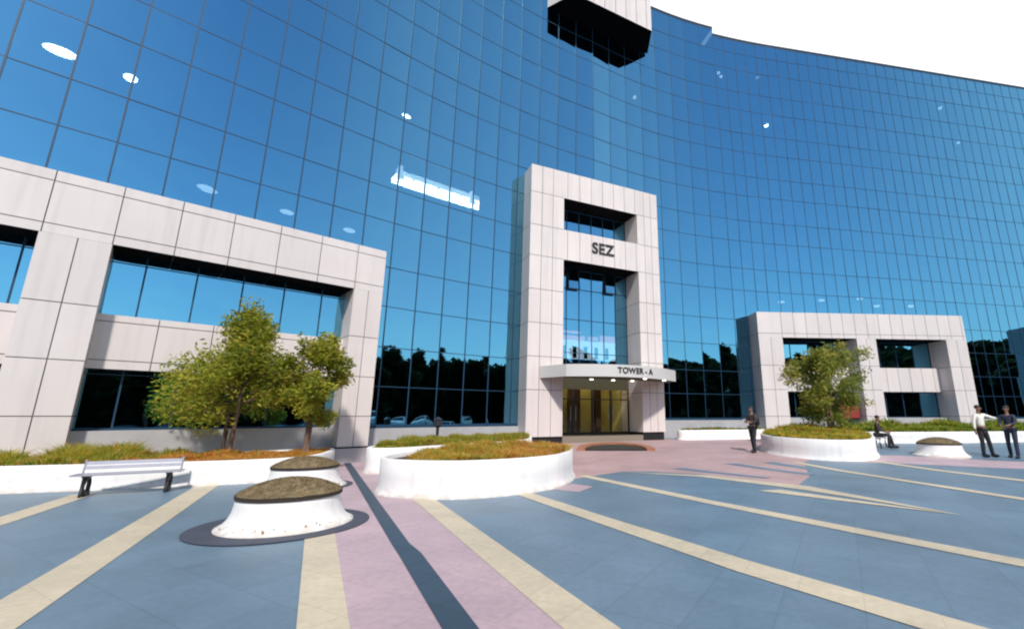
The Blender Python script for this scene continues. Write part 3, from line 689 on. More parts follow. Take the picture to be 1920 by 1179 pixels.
# second planter just behind it
pb2 = empty('planter', (0, 0, 0), 'pale planter half hidden behind the left end of the large central planter', 'planter')
Pb = chaikin([(-5.75, 12.7), (-4.9, 12.75), (-4.1, 14.1), (-2.7, 15.4), (-1.6, 16.6), (-1.9, 18.4), (-3.2, 18.3), (-4.9, 16.8), (-5.9, 15.2), (-6.1, 13.7)], 3)
w_, inn = planter_wall('wall', Pb, 0.66, pb2, 0.12, 0.12, 0.08)
plants('green_grasses', inn, lambda x, y: 0.60+0.02*(y-13), 320, lambda x, y: 0.34 if y > 13.6 else 0.12, lambda x, y, r: pick(r, [3, 3, 1.0, .5, 1.5, .6]),
       'green grasses in the pale planter in front of the glass left of the tower', 'grasses')
# long bed in front of the left portal
pl_ = empty('planter', (0, 0, 0), 'long low white planter wall behind the bench, with trees and grasses', 'planter')
def fl(s, d): return tuple(Vector(FL.pt(s, d, 0)[:2]))
Pl = [(-16.2, 7.4), (-13.8, 8.65), (-11.5, 9.57), (-9.6, 10.12), (-7.9, 10.75), (-6.95, 11.35), (-6.75, 12.4), (-7.3, 14.2), (-7.9, 15.2)]
Pl = chaikin(Pl+[fl(1.4, -0.35), fl(6, -0.35), fl(12.5, -0.35)], 2)
w_, inn = planter_wall('wall', Pl, 0.52, pl_, 0.12, 0.14, 0.07)
def hl(x, y):
    h = 0.30
    if x < -9.7: h = 0.36+0.26*sstep((-9.9-x)/1.2)*sstep((y-9.9-(x+11)*0.3)/0.8)
    if x > -9.2: h = 0.15
    if y < 10.35+(x+9)*0.35: h *= 0.4
    return h
plants('bed_grasses', inn, lambda x, y: 0.45, 420, hl, lambda x, y, r: pick(r, [3, 3, 1.4, .6, 1.6, .8] if x < -9.9 else [.4, .8, 1.6, 4, .3, 1]),
       'tall yellow green and rusty grasses in the long bed below the left portal', 'grasses')
# right planters
pr_ = empty('planter', (0, 0, 0), 'white oval planter with a small tree in front of the right portal', 'planter')
Pr = chaikin([(7.0, 17.4), (7.6, 16.2), (8.5, 15.55), (9.6, 15.6), (10.55, 16.6), (11.6, 18.6), (12.0, 20.6), (10.6, 21.4), (8.6, 20.3), (7.2, 18.9)], 3)
w_, inn = planter_wall('wall', Pr, 0.70, pr_, 0.15, 0.14, 0.08)
plants('shrubby_grasses', inn, lambda x, y: 0.62+0.6*gz(x, y), 230, lambda x, y: 0.30+0.22*sstep((y-17)/3), lambda x, y, r: pick(r, [3, 3.5, 2.2, .4, 1.2, .6]),
       'dense yellow green grasses in the white oval planter before the right portal', 'grasses', wide=0.028)
pw = empty('planter', (0, 0, 0), 'long low white planter wall with green hedge below the right portal', 'planter')
Pw = chaikin([(12.6, 21.5), (14.5, 21.0), (18.0, 21.4), (22, 22.0), (27, 22.6), (27.5, 24.6), (20, 24.3), (13.0, 24.0)], 2)
w_, inn = planter_wall('wall', Pw, 0.62, pw, 0.12, 0.15, 0.06)
plants('green_hedge', inn, lambda x, y: 0.55+0.6*gz(x, y), 150, lambda x, y: 0.42+0.35*sstep((y-22.2)/1.2), lambda x, y, r: pick(r, [4, 1, .2, .1, 4, .2]),
       'dark and light green hedge plants at the foot of the right portal', 'hedge', wide=0.045)
pt_ = empty('planter', (0, 0, 0), 'low white planter wall curving right of the entrance tower', 'planter')
Pt = chaikin([(4.9, 23.1), (6.6, 23.5), (8.8, 24.2), (10.0, 24.7), (9.9, 25.6), (7.6, 25.3), (5.1, 24.3)], 2)
w_, inn = planter_wall('wall', Pt, 0.62, pt_, 0.10, 0.12, 0.06)
plants('dark_groundcover', inn, lambda x, y: 0.55+0.6*gz(x, y), 90, lambda x, y: 0.26, lambda x, y, r: pick(r, [2, 1, .3, .6, 4, .2]),
       'sparse dark plants in the low planter right of the entrance tower', 'plants', wide=0.04)

# round drum planters
def ring(n=64): return [(math.cos(2*math.pi*i/n), math.sin(2*math.pi*i/n)) for i in range(n)]
def make_drum():
    t = empty('drum_planter', (0, 0, 0), 'x', 'planter'); Rg = ring()
    prof = [(0.85, -0.05), (0.85, 0.015), (0.805, 0.035), (0.755, 0.07), (0.71, 0.13), (0.675, 0.21), (0.655, 0.31), (0.65, 0.385), (0.64, 0.395), (0.60, 0.395), (0.59, 0.30)]
    vs = [(r*c, r*s, z) for r, z in prof for c, s in Rg]; n = len(Rg)
    fs = [(j*n+i, j*n+(i+1) % n, (j+1)*n+(i+1) % n, (j+1)*n+i) for j in range(len(prof)-1) for i in range(n)]
    mesh_obj('drum', vs, fs, M_WHITE, t, smooth=True)
    mb = MB()
    for i in range(n):           # dark rim strip of the turf edge
        (c0, s0), (c1, s1) = Rg[i], Rg[(i+1) % n]
        mb.quad((.668*c0, .668*s0, .385), (.668*c1, .668*s1, .385), (.668*c1, .668*s1, .43), (.668*c0, .668*s0, .43))
        mb.quad((.668*c0, .668*s0, .43), (.668*c1, .668*s1, .43), (.60*c1, .60*s1, .44), (.60*c0, .60*s0, .44))
        mb.quad((.60*c0, .60*s0, .3965), (.60*c1, .60*s1, .3965), (.668*c1, .668*s1, .385), (.668*c0, .668*s0, .385))
    mb.build('rim', [mat('rim_dark', (0.035, 0.026, 0.018), 0.9)], t)
    vs = []; K_ = 14; rr = random.Random(3)
    for k in range(K_):
        r = 0.655*(1-k/K_)
        for c, s in Rg: vs.append((r*c, r*s, 0.432+0.19*(1-(r/0.655)**2)**0.9+rr.uniform(-.006, .006)))
    vs.append((0, 0, 0.625))
    fs = [(j*n+i, j*n+(i+1) % n, (j+1)*n+(i+1) % n, (j+1)*n+i) for j in range(K_-1) for i in range(n)]+[((K_-1)*n+i, (K_-1)*n+(i+1) % n, K_*n) for i in range(n)]
    mesh_obj('turf_dome', vs, fs, M_DRY, t)
    mb = MB()
    for _ in range(9000):
        a = rr.uniform(0, 6.283); r = 0.65*math.sqrt(rr.random()); x, y = r*math.cos(a), r*math.sin(a)
        z = 0.430+0.19*(1-(r/0.655)**2)**0.9 if r < .655 else .43; b = rr.uniform(0, 6.283); w = 0.006; hh = rr.uniform(0.004, 0.016)
        mb.v += [(x-w*math.sin(b), y+w*math.cos(b), z), (x+w*math.sin(b), y-w*math.cos(b), z), (x+rr.uniform(-.02, .02), y+rr.uniform(-.02, .02), z+hh)]
        k = len(mb.v); mb.f.append((k-3, k-2, k-1)); mb.m.append(rr.randrange(3))
    b_ = mb.build('grass_blades', leaf_mats('dry', [(0.24, 0.18, 0.09), (0.30, 0.23, 0.12), (0.19, 0.155, 0.075)]), t); b_['kind'] = 'stuff'
    # rust and dirt spots near the foot
    mb = MB()
    for _ in range(16):
        a = rr.uniform(-2.6, -0.3); z = rr.uniform(0.05, 0.10); r = 0.80+(0.05-z)*1.25+0.006; s = rr.uniform(0.006, 0.018)
        c_, s_ = math.cos(a), math.sin(a); t1 = Vector((-s_, c_, 0)); t2 = Vector((c_*-0.55, s_*-0.55, 0.8)).normalized(); p = Vector((r*c_, r*s_, z))
        mb.poly([tuple(p+t1*s*math.cos(q)+t2*s*math.sin(q)) for q in [i*1.0472 for i in range(6)]])
    mb.build('stains', [mat('stain', (0.30, 0.20, 0.13), 0.9)], t)
    return t
def copy_tree(o, parent=None):
    c = o.copy(); C.objects.link(c)
    if parent is not None: c.parent = parent
    for ch in [x for x in C.objects if x.parent == o]: copy_tree(ch, c)
    return c
drum = make_drum(); G_ = 'round drum planters topped with dry turf'
for i, (x, y, lb) in enumerate([(-4.17, 6.98, 'nearest round white drum planter with dry turf dome, standing on a dark paving ring'),
                                (-6.05, 10.55, 'round white drum planter tucked against the long white planter wall'),
                                (13.0, 17.0, 'small distant white drum planter with dry turf near the standing men')]):
    o = drum if i == 0 else copy_tree(drum); o.location = (x, y, gz(x, y)+0.01); o.rotation_euler = (0, 0, i*1.3)
    o['label'] = lb; o['group'] = G_
for i, (x, y) in enumerate(((-4.2, 6.93), (-6.05, 10.55))):
    r = 1.12 if i == 0 else 0.98; mb = MB(); mb.poly([(x+r*c, y+r*s, 0.013) for c, s in ring(72)])
    o = mb.build('dark_paving_ring', [mat('ring_paver', (0.055, 0.06, 0.085), 0.7, 0, 0.15, 4)]); tag(o, kind='structure')

# ------------------------------------------------------------------ bench
def make_bench(x, y, rz):
    t = empty('park_bench', (x, y, 0), 'silver slatted park bench with black ring legs in front of the low white wall', 'bench', rz=rz)
    sl = mat('bench_slat', (0.36, 0.36, 0.41), 0.4, 0.3, 0.05, 8); L_ = 1.62
    mb = MB()
    for k in range(4): mb.box(-L_/2, L_/2, -0.20+k*0.105, -0.115+k*0.105, 0.385, 0.412)
    mb.build('seat', [sl], t)
    mb = MB()
    for k in range(2):
        z = 0.47+k*0.085; yy = 0.215+k*0.025
        mb.hexa([(-L_/2+.05, yy, z), (L_/2-.05, yy, z), (L_/2-.05, yy+.022, z), (-L_/2+.05, yy+.022, z), (-L_/2+.05, yy+.015, z+.07), (L_/2-.05, yy+.015, z+.07), (L_/2-.05, yy+.037, z+.07), (-L_/2+.05, yy+.037, z+.07)])
    mb.build('backrest', [sl], t)
    for sx in (-0.61, 0.61):
        mb = MB(); pts = []
        for i in range(25):
            a = 2*math.pi*i/24; pts.append((sx, 0.01+0.15*math.cos(a), 0.19+0.165*math.sin(a)))
        mb.tube(pts, 0.034, 8, caps=False)
        mb.tube([(sx, -0.15, 0.375), (sx, -0.16, 0.2), (sx, -0.2, 0.01)], 0.028, 8); mb.tube([(sx, 0.16, 0.375), (sx, 0.15, 0.2), (sx, 0.2, 0.01)], 0.028, 8)
        mb.box(sx-0.03, sx+0.03, -0.21, 0.23, 0.36, 0.384)
        mb.build('leg', [M_BLACK], t, smooth=True)
        mb = MB(); sxx = sx*1.22; mb.tube([(sxx, 0.20, 0.37), (sxx, 0.27, 0.66)], 0.018, 8); mb.build('back_support', [sl], t)
    return t
make_bench(-8.98, 9.56, math.atan2(0.68, 0.94)*0.86)

# ------------------------------------------------------------------ trees
def make_tree(name, loc, H, spread, clear, seed, label, cat, lm, nl=7000, trunks=1, lean=0.0, shape=None, leaf=0.10, group=None):
    rg = random.Random(seed); t = empty(name, loc, label, cat, group)
    tb = MB(); tips = []
    for k in range(trunks):
        a = rg.uniform(0, 6.28) if trunks > 1 else 0; sp = 0.10*(trunks > 1)
        base = Vector((sp*math.cos(a)*1.0, sp*math.sin(a), -0.05)); top = Vector((lean+sp*2*math.cos(a), sp*2*math.sin(a), H*0.93/(1+0.1*k)))
        pts = [base.lerp(top, f)+Vector((rg.uniform(-.05, .05)*f*2, rg.uniform(-.05, .05)*f*2, 0)) for f in (0, .15, .3, .45, .6, .75, .9, 1)]
        r0 = 0.02*H/(trunks**0.5)+0.01; tb.tube(pts, [r0*(1-0.85*i/7) for i in range(8)], 7)
        for i in range(13):
            f = clear+(1-clear)*(i+rg.random())/13*0.93; p = base.lerp(top, f); a = rg.uniform(0, 6.283); 
            rad = spread*(shape(f) if shape else math.sin(math.pi*min(1, (f-clear*0.6)/(1-clear*0.6)))**0.7)*rg.uniform(0.6, 1.0)
            e = p+Vector((math.cos(a)*rad, math.sin(a)*rad, rad*rg.uniform(0.15, 0.6)))
            mid = p.lerp(e, 0.5)+Vector((0, 0, rad*0.08)); tb.tube([p, mid, e], [r0*0.38*(1-f*.5), r0*.22, r0*.08], 5)
            tips += [p.lerp(e, q) for q in (0.45, 0.7, 0.9, 1.0)]
        tips += [base.lerp(top, q) for q in (0.85, 0.93, 1.0)]
    tb.build('trunk', [M_BARK], t, smooth=True)
    cb_ = MB(); clumps = []
    for p in tips:
        clumps.append((p, rg.uniform(0.16, 0.36)*spread*0.8*(0.55 if p.z > H*0.8 else 1)))
        if rg.random() < 0.85: clumps.append((p+Vector((rg.gauss(0, .2), rg.gauss(0, .2), rg.gauss(0, .15)))*spread*0.5, rg.uniform(0.08, 0.2)*spread))
    W = [c[1]**2 for c in clumps]; tot = sum(W)
    for (p, r), w in zip(clumps, W):
        mi = rg.choice(range(len(lm)))
        for _ in range(int(nl*w/tot)+3):
            v = Vector((rg.gauss(0, 1), rg.gauss(0, 1), rg.gauss(0, 1))); v.normalize(); q = p+v*r*rg.random()**0.45*Vector((1.15, 1.15, 0.8)).x
            if q.z < 0.25*clear*H: continue
            a = Vector((rg.gauss(0, 1), rg.gauss(0, 1), rg.gauss(0, .6))); a.normalize(); b = a.cross(Vector((rg.gauss(0, 1), rg.gauss(0, 1), rg.gauss(0, 1)))); b.normalize()
            s = leaf*rg.uniform(0.55, 1.2)
            cb_.quad(tuple(q-a*s), tuple(q-b*s*0.38), tuple(q+a*s), tuple(q+b*s*0.38), mi if rg.random() < .7 else rg.randrange(len(lm)))
    cb_.build('crown', lm, t); return t
LG = leaf_mats('leaf', [(0.24, 0.28, 0.03), (0.36, 0.37, 0.04), (0.15, 0.20, 0.022), (0.48, 0.45, 0.06), (0.31, 0.26, 0.045)])
def sh1(f):     # wide low skirt with a narrow leader, as in the photo
    return 1.08*max(0, 1-abs(f-0.36)/0.28)**0.55 if f < 0.56 else 0.34*(1-(f-0.56)/0.55)
make_tree('young_tree', (-9.55, 12.75, 0.45), 4.6, 1.8, 0.22, 11, 'larger young tree with spreading low skirt before the left portal', 'tree', LG, 17000, 3, 0.12, sh1, 0.072, 'young trees in the planters')
make_tree('young_tree', (-7.72, 13.3, 0.45), 3.6, 1.10, 0.30, 23, 'slimmer young tree beside the larger one, before the left portal', 'tree', LG, 10000, 2, 0.05, None, 0.072, 'young trees in the planters')
RG = leaf_mats('leafr', [(0.24, 0.28, 0.05), (0.34, 0.35, 0.06), (0.15, 0.20, 0.04), (0.42, 0.38, 0.09)])
make_tree('young_tree', (10.35, 19.3, 0.75), 3.9, 1.65, 0.16, 31, 'yellow green young tree in the oval planter before the right portal', 'tree', RG, 13000, 2, 0.1, None, 0.085, 'young trees in the planters')

# ------------------------------------------------------------------ trees, car and far building behind the camera: what the glass mirrors
DK = leaf_mats('dark_leaf', [(0.018, 0.03, 0.010), (0.028, 0.042, 0.013), (0.012, 0.02, 0.008)])
def belt_tree(x, y, H, sp, seed):
    return make_tree('park_tree', (x, y, 0), H, sp, 0.05, seed, 'dark leafy park tree mirrored in the glass', 'tree', DK, 5200, 1, 0, lambda f: (1-max(0, f-0.55)/0.5)**0.8, 0.62, 'park trees mirrored in the glass')
protos = [belt_tree(62, 24, 10.5, 3.6, 41), belt_tree(60, 15, 9.0, 4.0, 42), belt_tree(57, 7, 11.5, 3.2, 43)]
rg = random.Random(5); k = 0
belt = [(61, 19), (60, 11), (56, 2), (53, -3), (50, -8), (46, -12.5), (42, -17), (38, -21), (33, -24.5), (28, -27.5), (22, -30), (16, -32), (10, -33.5), (3, -34.5), (-4, -35), (-11, -35), (-19, -34.5), (64, 29), (66, 35),
        (58, 26), (54, -8), (49, -15), (36, -26), (25, -31.5), (13, -36), (0, -38), (46, -3), (41, -10)]
for (x, y) in belt:
    o = copy_tree(protos[k % 3]); k += 1; s = rg.uniform(0.9, 1.25)
    o.location = (x+rg.uniform(-1, 1), y+rg.uniform(-1, 1), 0); o.scale = (s*1.05, s*1.05, s); o.rotation_euler = (0, 0, rg.uniform(0, 6.28))
# clipped hedge at the foot of the belt
hb_ = MB(); pts = [(70, 40), (66, 26), (62, 14), (58, 4), (52, -7), (43, -18), (32, -27), (18, -34), (2, -37), (-22, -37)]
P_ = chaikin(pts, 2, False); rgh = random.Random(9)
for i in range(len(P_)-1):
    a, b = P_[i], P_[i+1]; d = (b-a).normalized(); n = Vector((-d.y, d.x)); L_ = (b-a).length
    hb_.hexa([(*(a-n*.8), 0), (*(b-n*.8), 0), (*(b+n*.8), 0), (*(a+n*.8), 0), (*(a-n*.7), 10.0), (*(b-n*.7), 10.0), (*(b+n*.7), 10.0), (*(a+n*.7), 10.0)], 2)
    for _ in range(int(L_*180)):
        p = a+d*rgh.uniform(0, L_)+n*rgh.choice((-1, 1))*rgh.uniform(.75, 1.0); z = rgh.uniform(0, 10.9); s = .6
        v1 = Vector((rgh.gauss(0, 1), rgh.gauss(0, 1), rgh.gauss(0, 1))).normalized()*s; v2 = Vector((rgh.gauss(0, 1), rgh.gauss(0, 1), rgh.gauss(0, 1))).normalized()*s
        c_ = Vector((p.x, p.y, z)); hb_.quad(tuple(c_-v1), tuple(c_-v2), tuple(c_+v1), tuple(c_+v2), rgh.randrange(3))
tag(hb_.build('park_hedge', DK), 'dark hedge under the park trees', 'hedge')

# white car that the glass mirrors
def make_car(loc, rz):
    t = empty('parked_car', loc, 'white hatchback parked beside the plaza, mirrored in the glass', 'car', rz=rz)
    W_ = mat('car_paint', (0.75, 0.76, 0.78), 0.25); GL = mat('car_glass', (0.02, 0.03, 0.04), 0.08); TY = mat('tyre_rubber', (0.02, 0.02, 0.02), .8); HL = mat('headlight_glass', (0.8, 0.8, 0.8), .1)
    prof = [(-1.95, .35), (-1.98, .62), (-1.85, .82), (-1.0, .98), (-.35, 1.42), (1.0, 1.46), (1.75, 1.05), (1.95, .9), (1.95, .35)]   # -x is the front
    mb = MB()
    for i in range(len(prof)-1):
        (x0, z0), (x1, z1) = prof[i], prof[i+1]; w0 = .84 if z0 < 1.1 else .66; w1 = .84 if z1 < 1.1 else .66
        mb.quad((x0, -w0, z0), (x0, w0, z0), (x1, w1, z1), (x1, -w1, z1))
    for sg in (-1, 1):
        n = len(mb.v); mb.v += [(x, sg*(.84 if z < 1.1 else .66), z) for x, z in prof]; mb.f.append(tuple(range(n, n+len(prof)))[::sg]); mb.m.append(0)
    mb.quad((-1.95, -.84, .35), (1.95, -.84, .35), (1.95, .84, .35), (-1.95, .84, .35))
    mb.build('body', [W_], t)
    mb = MB(); mb.quad((-.98, -.74, 1.012), (-.98, .74, 1.012), (-.42, .62, 1.39), (-.42, -.62, 1.39)); mb.build('windscreen', [GL], t)
    for sg in (-1, 1):
        mb = MB(); mb.quad((-.8, sg*.80, 1.04), (1.5, sg*.80, 1.06), (.95, sg*.685, 1.40), (-.35, sg*.685, 1.38)); mb.build('side_window', [GL], t)
        mb = MB(); mb.ell((-1.90, sg*.62, .70), (.10, .17, .08), 10, 6); mb.build('headlight', [HL], t, smooth=True)
        for x in (-1.25, 1.25):
            mb = MB(); mb.tube([(x, sg*.70, .31), (x, sg*.87, .31)], .31, 20); wh = mb.build('tyre', [TY], t)
            mb = MB(); mb.tube([(x, sg*.871, .31), (x, sg*.885, .31)], .19, 16); mb.build('rim', [mat('steel', (.5, .5, .5))], wh)
    return t
make_car((27.6, 0.8, 0), math.atan2(-0.46, 0.888)+0.25)

# ------------------------------------------------------------------ people
SKIN = mat('skin', (0.26, 0.14, 0.09), 0.55); HAIR = mat('hair', (0.012, 0.01, 0.009), 0.6)
def skinned(name, nodes, edges, m, parent, sub=1):
    """nodes: {key: ((x,y,z), radius)}"""
    ks = list(nodes); me = bpy.data.meshes.new(name); me.from_pydata([nodes[k][0] for k in ks], [(ks.index(a), ks.index(b)) for a, b in edges], [])
    o = bpy.data.objects.new(name, me); C.objects.link(o)
    sk = o.modifiers.new('skin', 'SKIN'); sk.use_smooth_shade = True
    for i, k in enumerate(ks):
        r = nodes[k][1]; sv = me.skin_vertices[0].data[i]; sv.radius = r if isinstance(r, tuple) else (r, r); sv.use_root = (i == 0)
    ss = o.modifiers.new('sub', 'SUBSURF'); ss.levels = sub; ss.render_levels = sub
    bpy.context.view_layer.update()
    m2 = bpy.data.meshes.new_from_object(o.evaluated_get(bpy.context.evaluated_depsgraph_get())); bpy.data.objects.remove(o)
    m2.name = name; m2.materials.clear(); m2.materials.append(m)
    m2.polygons.foreach_set('use_smooth', [True]*len(m2.polygons))
    o = bpy.data.objects.new(name, m2); return link(o, parent)
def person(loc, rz, pose, label, shirt, trousers, scale=1.0, sleeves=True, loose=1.0):
    """pose: joint positions of a 1.72 m figure facing -y; x to the figure's left"""
    t = empty('person', loc, label, 'person', rz=rz); t.scale = (scale,)*3
    J = dict(pelvis=(0, 0, .95), waist=(0, -.01, 1.08), chest=(0, 0, 1.28), neck=(0, 0.01, 1.45), neck2=(0, 0, 1.52), head=(0, -.02, 1.60), crown=(0, -.01, 1.67),
             lsh=(.17, 0, 1.39), rsh=(-.17, 0, 1.39), lel=(.22, .02, 1.12), rel=(-.22, .02, 1.12), lwr=(.23, -.06, .88), rwr=(-.23, -.06, .88),
             lhip=(.09, 0, .90), rhip=(-.09, 0, .90), lkn=(.11, -.02, .49), rkn=(-.11, -.02, .49), lan=(.12, .02, .08), ran=(-.12, .02, .08))
    J.update(pose); V = {k: Vector(v) for k, v in J.items()}
    nd = dict(pelvis=(V['pelvis'], (.11, .085)), waist=(V['waist'], (.105, .08)), chest=(V['chest'], (.13, .09)), neck=(V['neck'], .055), neck2=(V['neck2'], .048), head=(V['head'], (.072, .085)), crown=(V['crown'], (.058, .066)))
    ed = [('pelvis', 'waist'), ('waist', 'chest'), ('chest', 'neck'), ('neck', 'neck2'), ('neck2', 'head'), ('head', 'crown')]
    for s in 'lr':
        sg = 1 if s == 'l' else -1
        nd[s+'sh'] = (V[s+'sh'], .052); nd[s+'el'] = (V[s+'el'], .038); nd[s+'wr'] = (V[s+'wr'], .026)
        fd = (V[s+'wr']-V[s+'el']).normalized(); pm = V[s+'wr']+fd*.075
        nd[s+'pm'] = (pm, (.036, .02)); ed += [('chest', s+'sh'), (s+'sh', s+'el'), (s+'el', s+'wr'), (s+'wr', s+'pm')]
        side = fd.cross(Vector((1, 0, 0)) if abs(fd.x) < .8 else Vector((0, 0, 1))).normalized(); cu = side.cross(fd)*sg
        for i, (o_, ln) in enumerate(((-.03, .066), (-.010, .078), (.011, .074), (.031, .058))):
            a = pm+side*o_*0.9+fd*ln*.45; b = pm+side*o_+fd*ln*.95-cu*.02
            nd[f'{s}f{i}a'] = (a, .0095); nd[f'{s}f{i}b'] = (b, .008); ed += [(s+'pm', f'{s}f{i}a'), (f'{s}f{i}a', f'{s}f{i}b')]
        a = V[s+'wr']+fd*.04-side*.035; b = a+fd*.035-side*.018; nd[s+'ta'] = (a, .011); nd[s+'tb'] = (b, .009); ed += [(s+'wr', s+'ta'), (s+'ta', s+'tb')]
        nd[s+'hip'] = (V[s+'hip'], .085); nd[s+'kn'] = (V[s+'kn'], .055); nd[s+'an'] = (V[s+'an'], .036)
        ed += [('pelvis', s+'hip'), (s+'hip', s+'kn'), (s+'kn', s+'an')]
    body = skinned('body', nd, ed, SKIN, t)
    H = V['head']; hd = (V['crown']-V['neck2']).normalized()
    # face: nose, ears, eyes, mouth
    fb = MB()
    fb.ell((H.x, H.y-.098, H.z-.005), (.012, .018, .022), 8, 6); fb.ell((H.x+.080, H.y, H.z), (.012, .02, .03), 8, 6); fb.ell((H.x-.080, H.y, H.z), (.012, .02, .03), 8, 6)
    fb.build('nose_and_ears', [SKIN], t, smooth=True)
    fb = MB(); fb.ell((H.x+.03, H.y-.083, H.z+.018), (.013, .008, .007), 8, 6); fb.ell((H.x-.03, H.y-.083, H.z+.018), (.013, .008, .007), 8, 6); fb.build('eyes', [HAIR], t, smooth=True)
    fb = MB(); fb.ell((H.x, H.y-.083, H.z-.042), (.024, .008, .006), 8, 6); fb.build('mouth', [mat('lips', (0.22, 0.09, 0.07), .5)], t, smooth=True)
    hb = MB(); hb.ell((H.x, H.y+.032, H.z+.055), (.082, .088, .075), 14, 10); hb.build('hair', [HAIR], t, smooth=True)
    # clothing
    sh = dict(pelvis=(V['pelvis'].lerp(V['waist'], .2), (.132*loose, .105)), waist=(V['waist'], (.128*loose, .10)), chest=(V['chest'], (.150, .11)), neck=(V['neck']-Vector((0, 0, .015)), .07))
    se = [('pelvis', 'waist'), ('waist', 'chest'), ('chest', 'neck')]
    for s in 'lr':
        wr = V[s+'el'].lerp(V[s+'wr'], .88 if sleeves else .02)
        sh[s+'sh'] = (V[s+'sh'], .068); sh[s+'el'] = (V[s+'el'], .052); sh[s+'wr'] = (wr, .037); se += [('chest', s+'sh'), (s+'sh', s+'el'), (s+'el', s+'wr')]
    skinned('shirt', sh, se, shirt, t)
    tr = dict(pelvis=(V['pelvis'], (.118, .098))); te = []
    for s in 'lr':
        tr[s+'hip'] = (V[s+'hip'], .098); tr[s+'kn'] = (V[s+'kn'], .068); tr[s+'an'] = (V[s+'kn'].lerp(V[s+'an'], 1.0)-Vector((0, 0, .02)), .058); te += [('pelvis', s+'hip'), (s+'hip', s+'kn'), (s+'kn', s+'an')]
    skinned('trousers', tr, te, trousers, t)
    for s in 'lr':
        A = V[s+'an']; fb = MB(); fb.ell((A.x, A.y-.06, A.z-.03), (.052, .145, .055), 12, 8); fb.build('shoe', [M_BLACK], t, smooth=True)
    return t
DKC = mat('dark_jacket', (0.045, 0.03, 0.028), .8); DKT = mat('dark_trousers', (0.02, 0.02, 0.024), .8)
NAVY = mat('navy_suit', (0.018, 0.025, 0.05), .7); WSH = mat('white_shirt', (0.80, 0.79, 0.70), .75)
p1 = person((6.62, 17.8, gz(6.62, 17.8)), R(-60), dict(lel=(.20, -.05, 1.12), lwr=(.12, -.24, 1.12), rel=(-.2, -.06, 1.12), rwr=(-.10, -.25, 1.13), lkn=(.10, -.08, .49), lan=(.10, -.08, .08), rkn=(-.10, .05, .5), ran=(-.11, .14, .08)),
       'person in dark brown clothes walking with a black backpack beside the white oval planter', DKC, DKT)
bp = MB(); bp.ell((0, .20, 1.20), (.16, .11, .24), 14, 10); bp.ell((0, .30, 1.10), (.11, .05, .12), 12, 8); o = bp.build('backpack', [M_BLACK], None, smooth=True)
o.location = p1.location; o.rotation_euler = p1.rotation_euler; tag(o, 'black backpack on the back of the walking person', 'backpack')
p2 = person((14.3, 16.6, gz(14.3, 16.6)), R(12), dict(lel=(.44, -.06, 1.30), lwr=(.68, -.12, 1.24), rel=(-.26, .02, 1.13), rwr=(-.30, -.03, .88), lkn=(.20, -.02, .5), lan=(.30, .0, .08), rkn=(-.08, -.02, .5), ran=(-.06, .02, .08), lhip=(.10, 0, .9)),
       'person in a cream white shirt and black trousers reaching out an arm', WSH, DKT, 1.04, loose=1.08)
p3 = person((15.08, 16.35, gz(15.08, 16.35)), R(-62), dict(lel=(.20, -.08, 1.14), lwr=(.10, -.28, 1.08), rel=(-.22, -.05, 1.14), rwr=(-.14, -.26, 1.06), lkn=(.11, -.06, .5), lan=(.12, -.10, .08), rkn=(-.12, 0.02, .5), ran=(-.13, .10, .08)),
       'person in a navy blue suit standing at the right edge of the photo', NAVY, NAVY, 1.03, loose=1.1)
p4 = person((12.35, 19.4, gz(12.35, 19.4)-0.42), R(48), dict(lhip=(.09, 0, .92), rhip=(-.09, 0, .92), lkn=(.12, -.42, .93), rkn=(-.12, -.42, .93), lan=(.13, -.50, .50), ran=(-.13, -.40, .50),
       chest=(0, -.05, 1.27), neck=(0, -.06, 1.44), neck2=(0, -.08, 1.51), head=(0, -.11, 1.59), crown=(0, -.11, 1.66), lsh=(.17, -.05, 1.38), rsh=(-.17, -.05, 1.38), lel=(.2, -.12, 1.13), rel=(-.2, -.12, 1.13), lwr=(.14, -.34, 1.05), rwr=(-.14, -.34, 1.05)),
       'person in dark clothes sitting on a bench behind the white oval planter', DKC, DKT)
# low bench the person sits on
bt = empty('park_bench', (12.35, 19.4, gz(12.35, 19.4)), 'small silver bench under the seated person near the oval planter', 'bench', rz=R(48))
mb = MB()
for k_ in range(3): mb.box(-.75, .75, -.20+k_*.15, -.07+k_*.15, .39, .42)
mb.build('seat', [mat('bench_slat', (0,0,0))], bt)
for sx in (-.6, .6):
    mb = MB(); mb.tube([(sx, -.18, .39), (sx, -.16, .2), (sx, -.2, 0)], .028, 8); mb.tube([(sx, .18, .39), (sx, .16, .2), (sx, .2, 0)], .028, 8); mb.box(sx-.02, sx+.02, -.2, .2, .365, .388); mb.build('leg', [M_BLACK], bt)

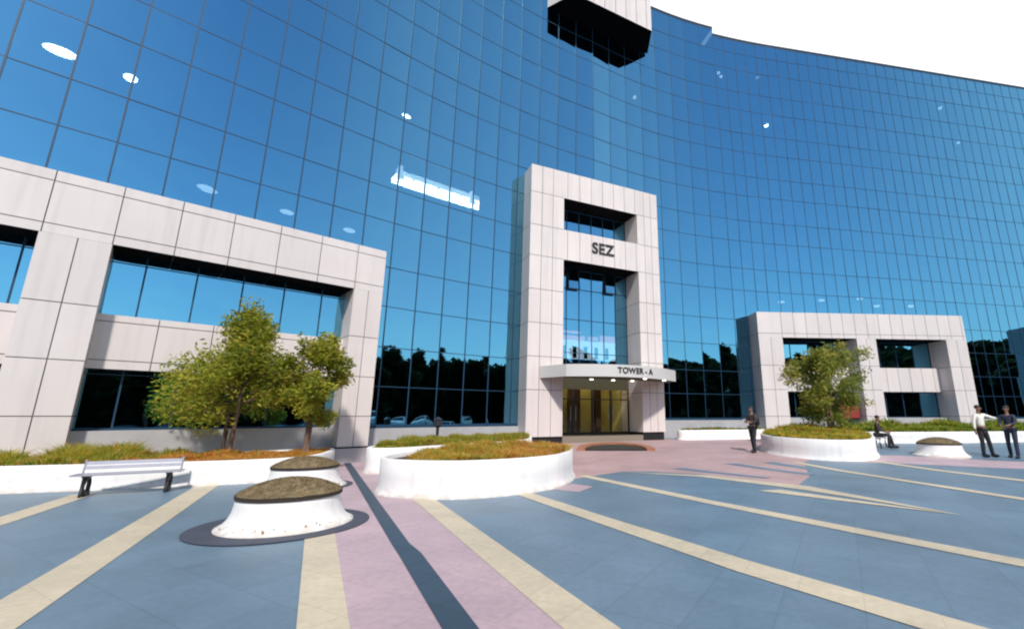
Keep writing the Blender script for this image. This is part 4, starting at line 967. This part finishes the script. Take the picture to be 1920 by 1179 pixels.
# ------------------------------------------------------------------ small things
# arched orange kerbed mat well in front of the door
mw = empty('entrance_mat', (1.45, 19.2, 0), 'half round dark entrance mat with raised orange border on the pink paving', 'mat')
def arc(r, n=24): return [(r*math.cos(math.pi*i/n)*1.0, r*math.sin(math.pi*i/n)*1.0) for i in range(n+1)]
mb = MB(); A, B = arc(1.55), arc(1.22)
def W(p, z): return (p[0]*0.98, p[1]*1.5-0.9, gz(1.45+p[0], 19.2+p[1]*1.5-0.9)+z)
for i in range(24):
    mb.hexa([W(A[i], 0), W(A[i+1], 0), W(B[i+1], 0), W(B[i], 0), W(A[i], .09), W(A[i+1], .09), W(B[i+1], .09), W(B[i], .09)])
mb.build('border', [mat('orange_border', (0.36, 0.15, 0.08), 0.6, 0, .2, 5)], mw)
mb = MB(); mb.poly([W(p, .02+.004*6) for p in arc(1.215)]); mb.build('mat', [mat('dark_mat', (0.035, 0.03, 0.022), 0.95)], mw)
# squat dark lantern behind the central planter
tl = empty('garden_lantern', (-4.95, 16.4, 0.68), 'small dark garden lantern among the grasses left of the tower', 'lantern')
mb = MB(); mb.tube([(0, 0, 0), (0, 0, .10), (0, 0, .42)], [.12, .05, .05], 10); mb.build('post', [M_BLACK], tl)
mb = MB(); mb.tube([(0, 0, .42), (0, 0, .50), (0, 0, .66), (0, 0, .70), (0, 0, .80)], [.05, .13, .13, .16, .02], 12); mb.build('lamp_head', [mat('dark_lamp', (0.03, 0.03, 0.035), .4)], tl)
# red cabinet on the right portal
rc = empty('hose_cabinet', FR.pt(5.45, 0.72, 0.8), 'dull red cabinet by the middle pillar of the right portal', 'cabinet', rz=math.atan2(FR.e.y, FR.e.x))
mb = MB(); mb.box(-.75, .45, -.25, .06, 0.55, 1.35); cbx = mb.build('cabinet_body', [mat('dull_red', (0.28, 0.04, 0.03), .55)], rc)
md = cbx.modifiers.new('b', 'BEVEL'); md.width = .06; md.segments = 3
mb = MB(); mb.box(-.70, -.16, -.268, -.252, .61, 1.29); mb.build('cabinet_door', [mat('dull_red', (0, 0, 0))], rc); mb = MB(); mb.box(-.14, .40, -.268, -.252, .61, 1.29); mb.build('cabinet_door', [mat('dull_red', (0, 0, 0))], rc)
mb = MB(); mb.box(-.3, .1, -.15, 0.0, 0, .55); mb.build('stand', [M_BLACK], rc)
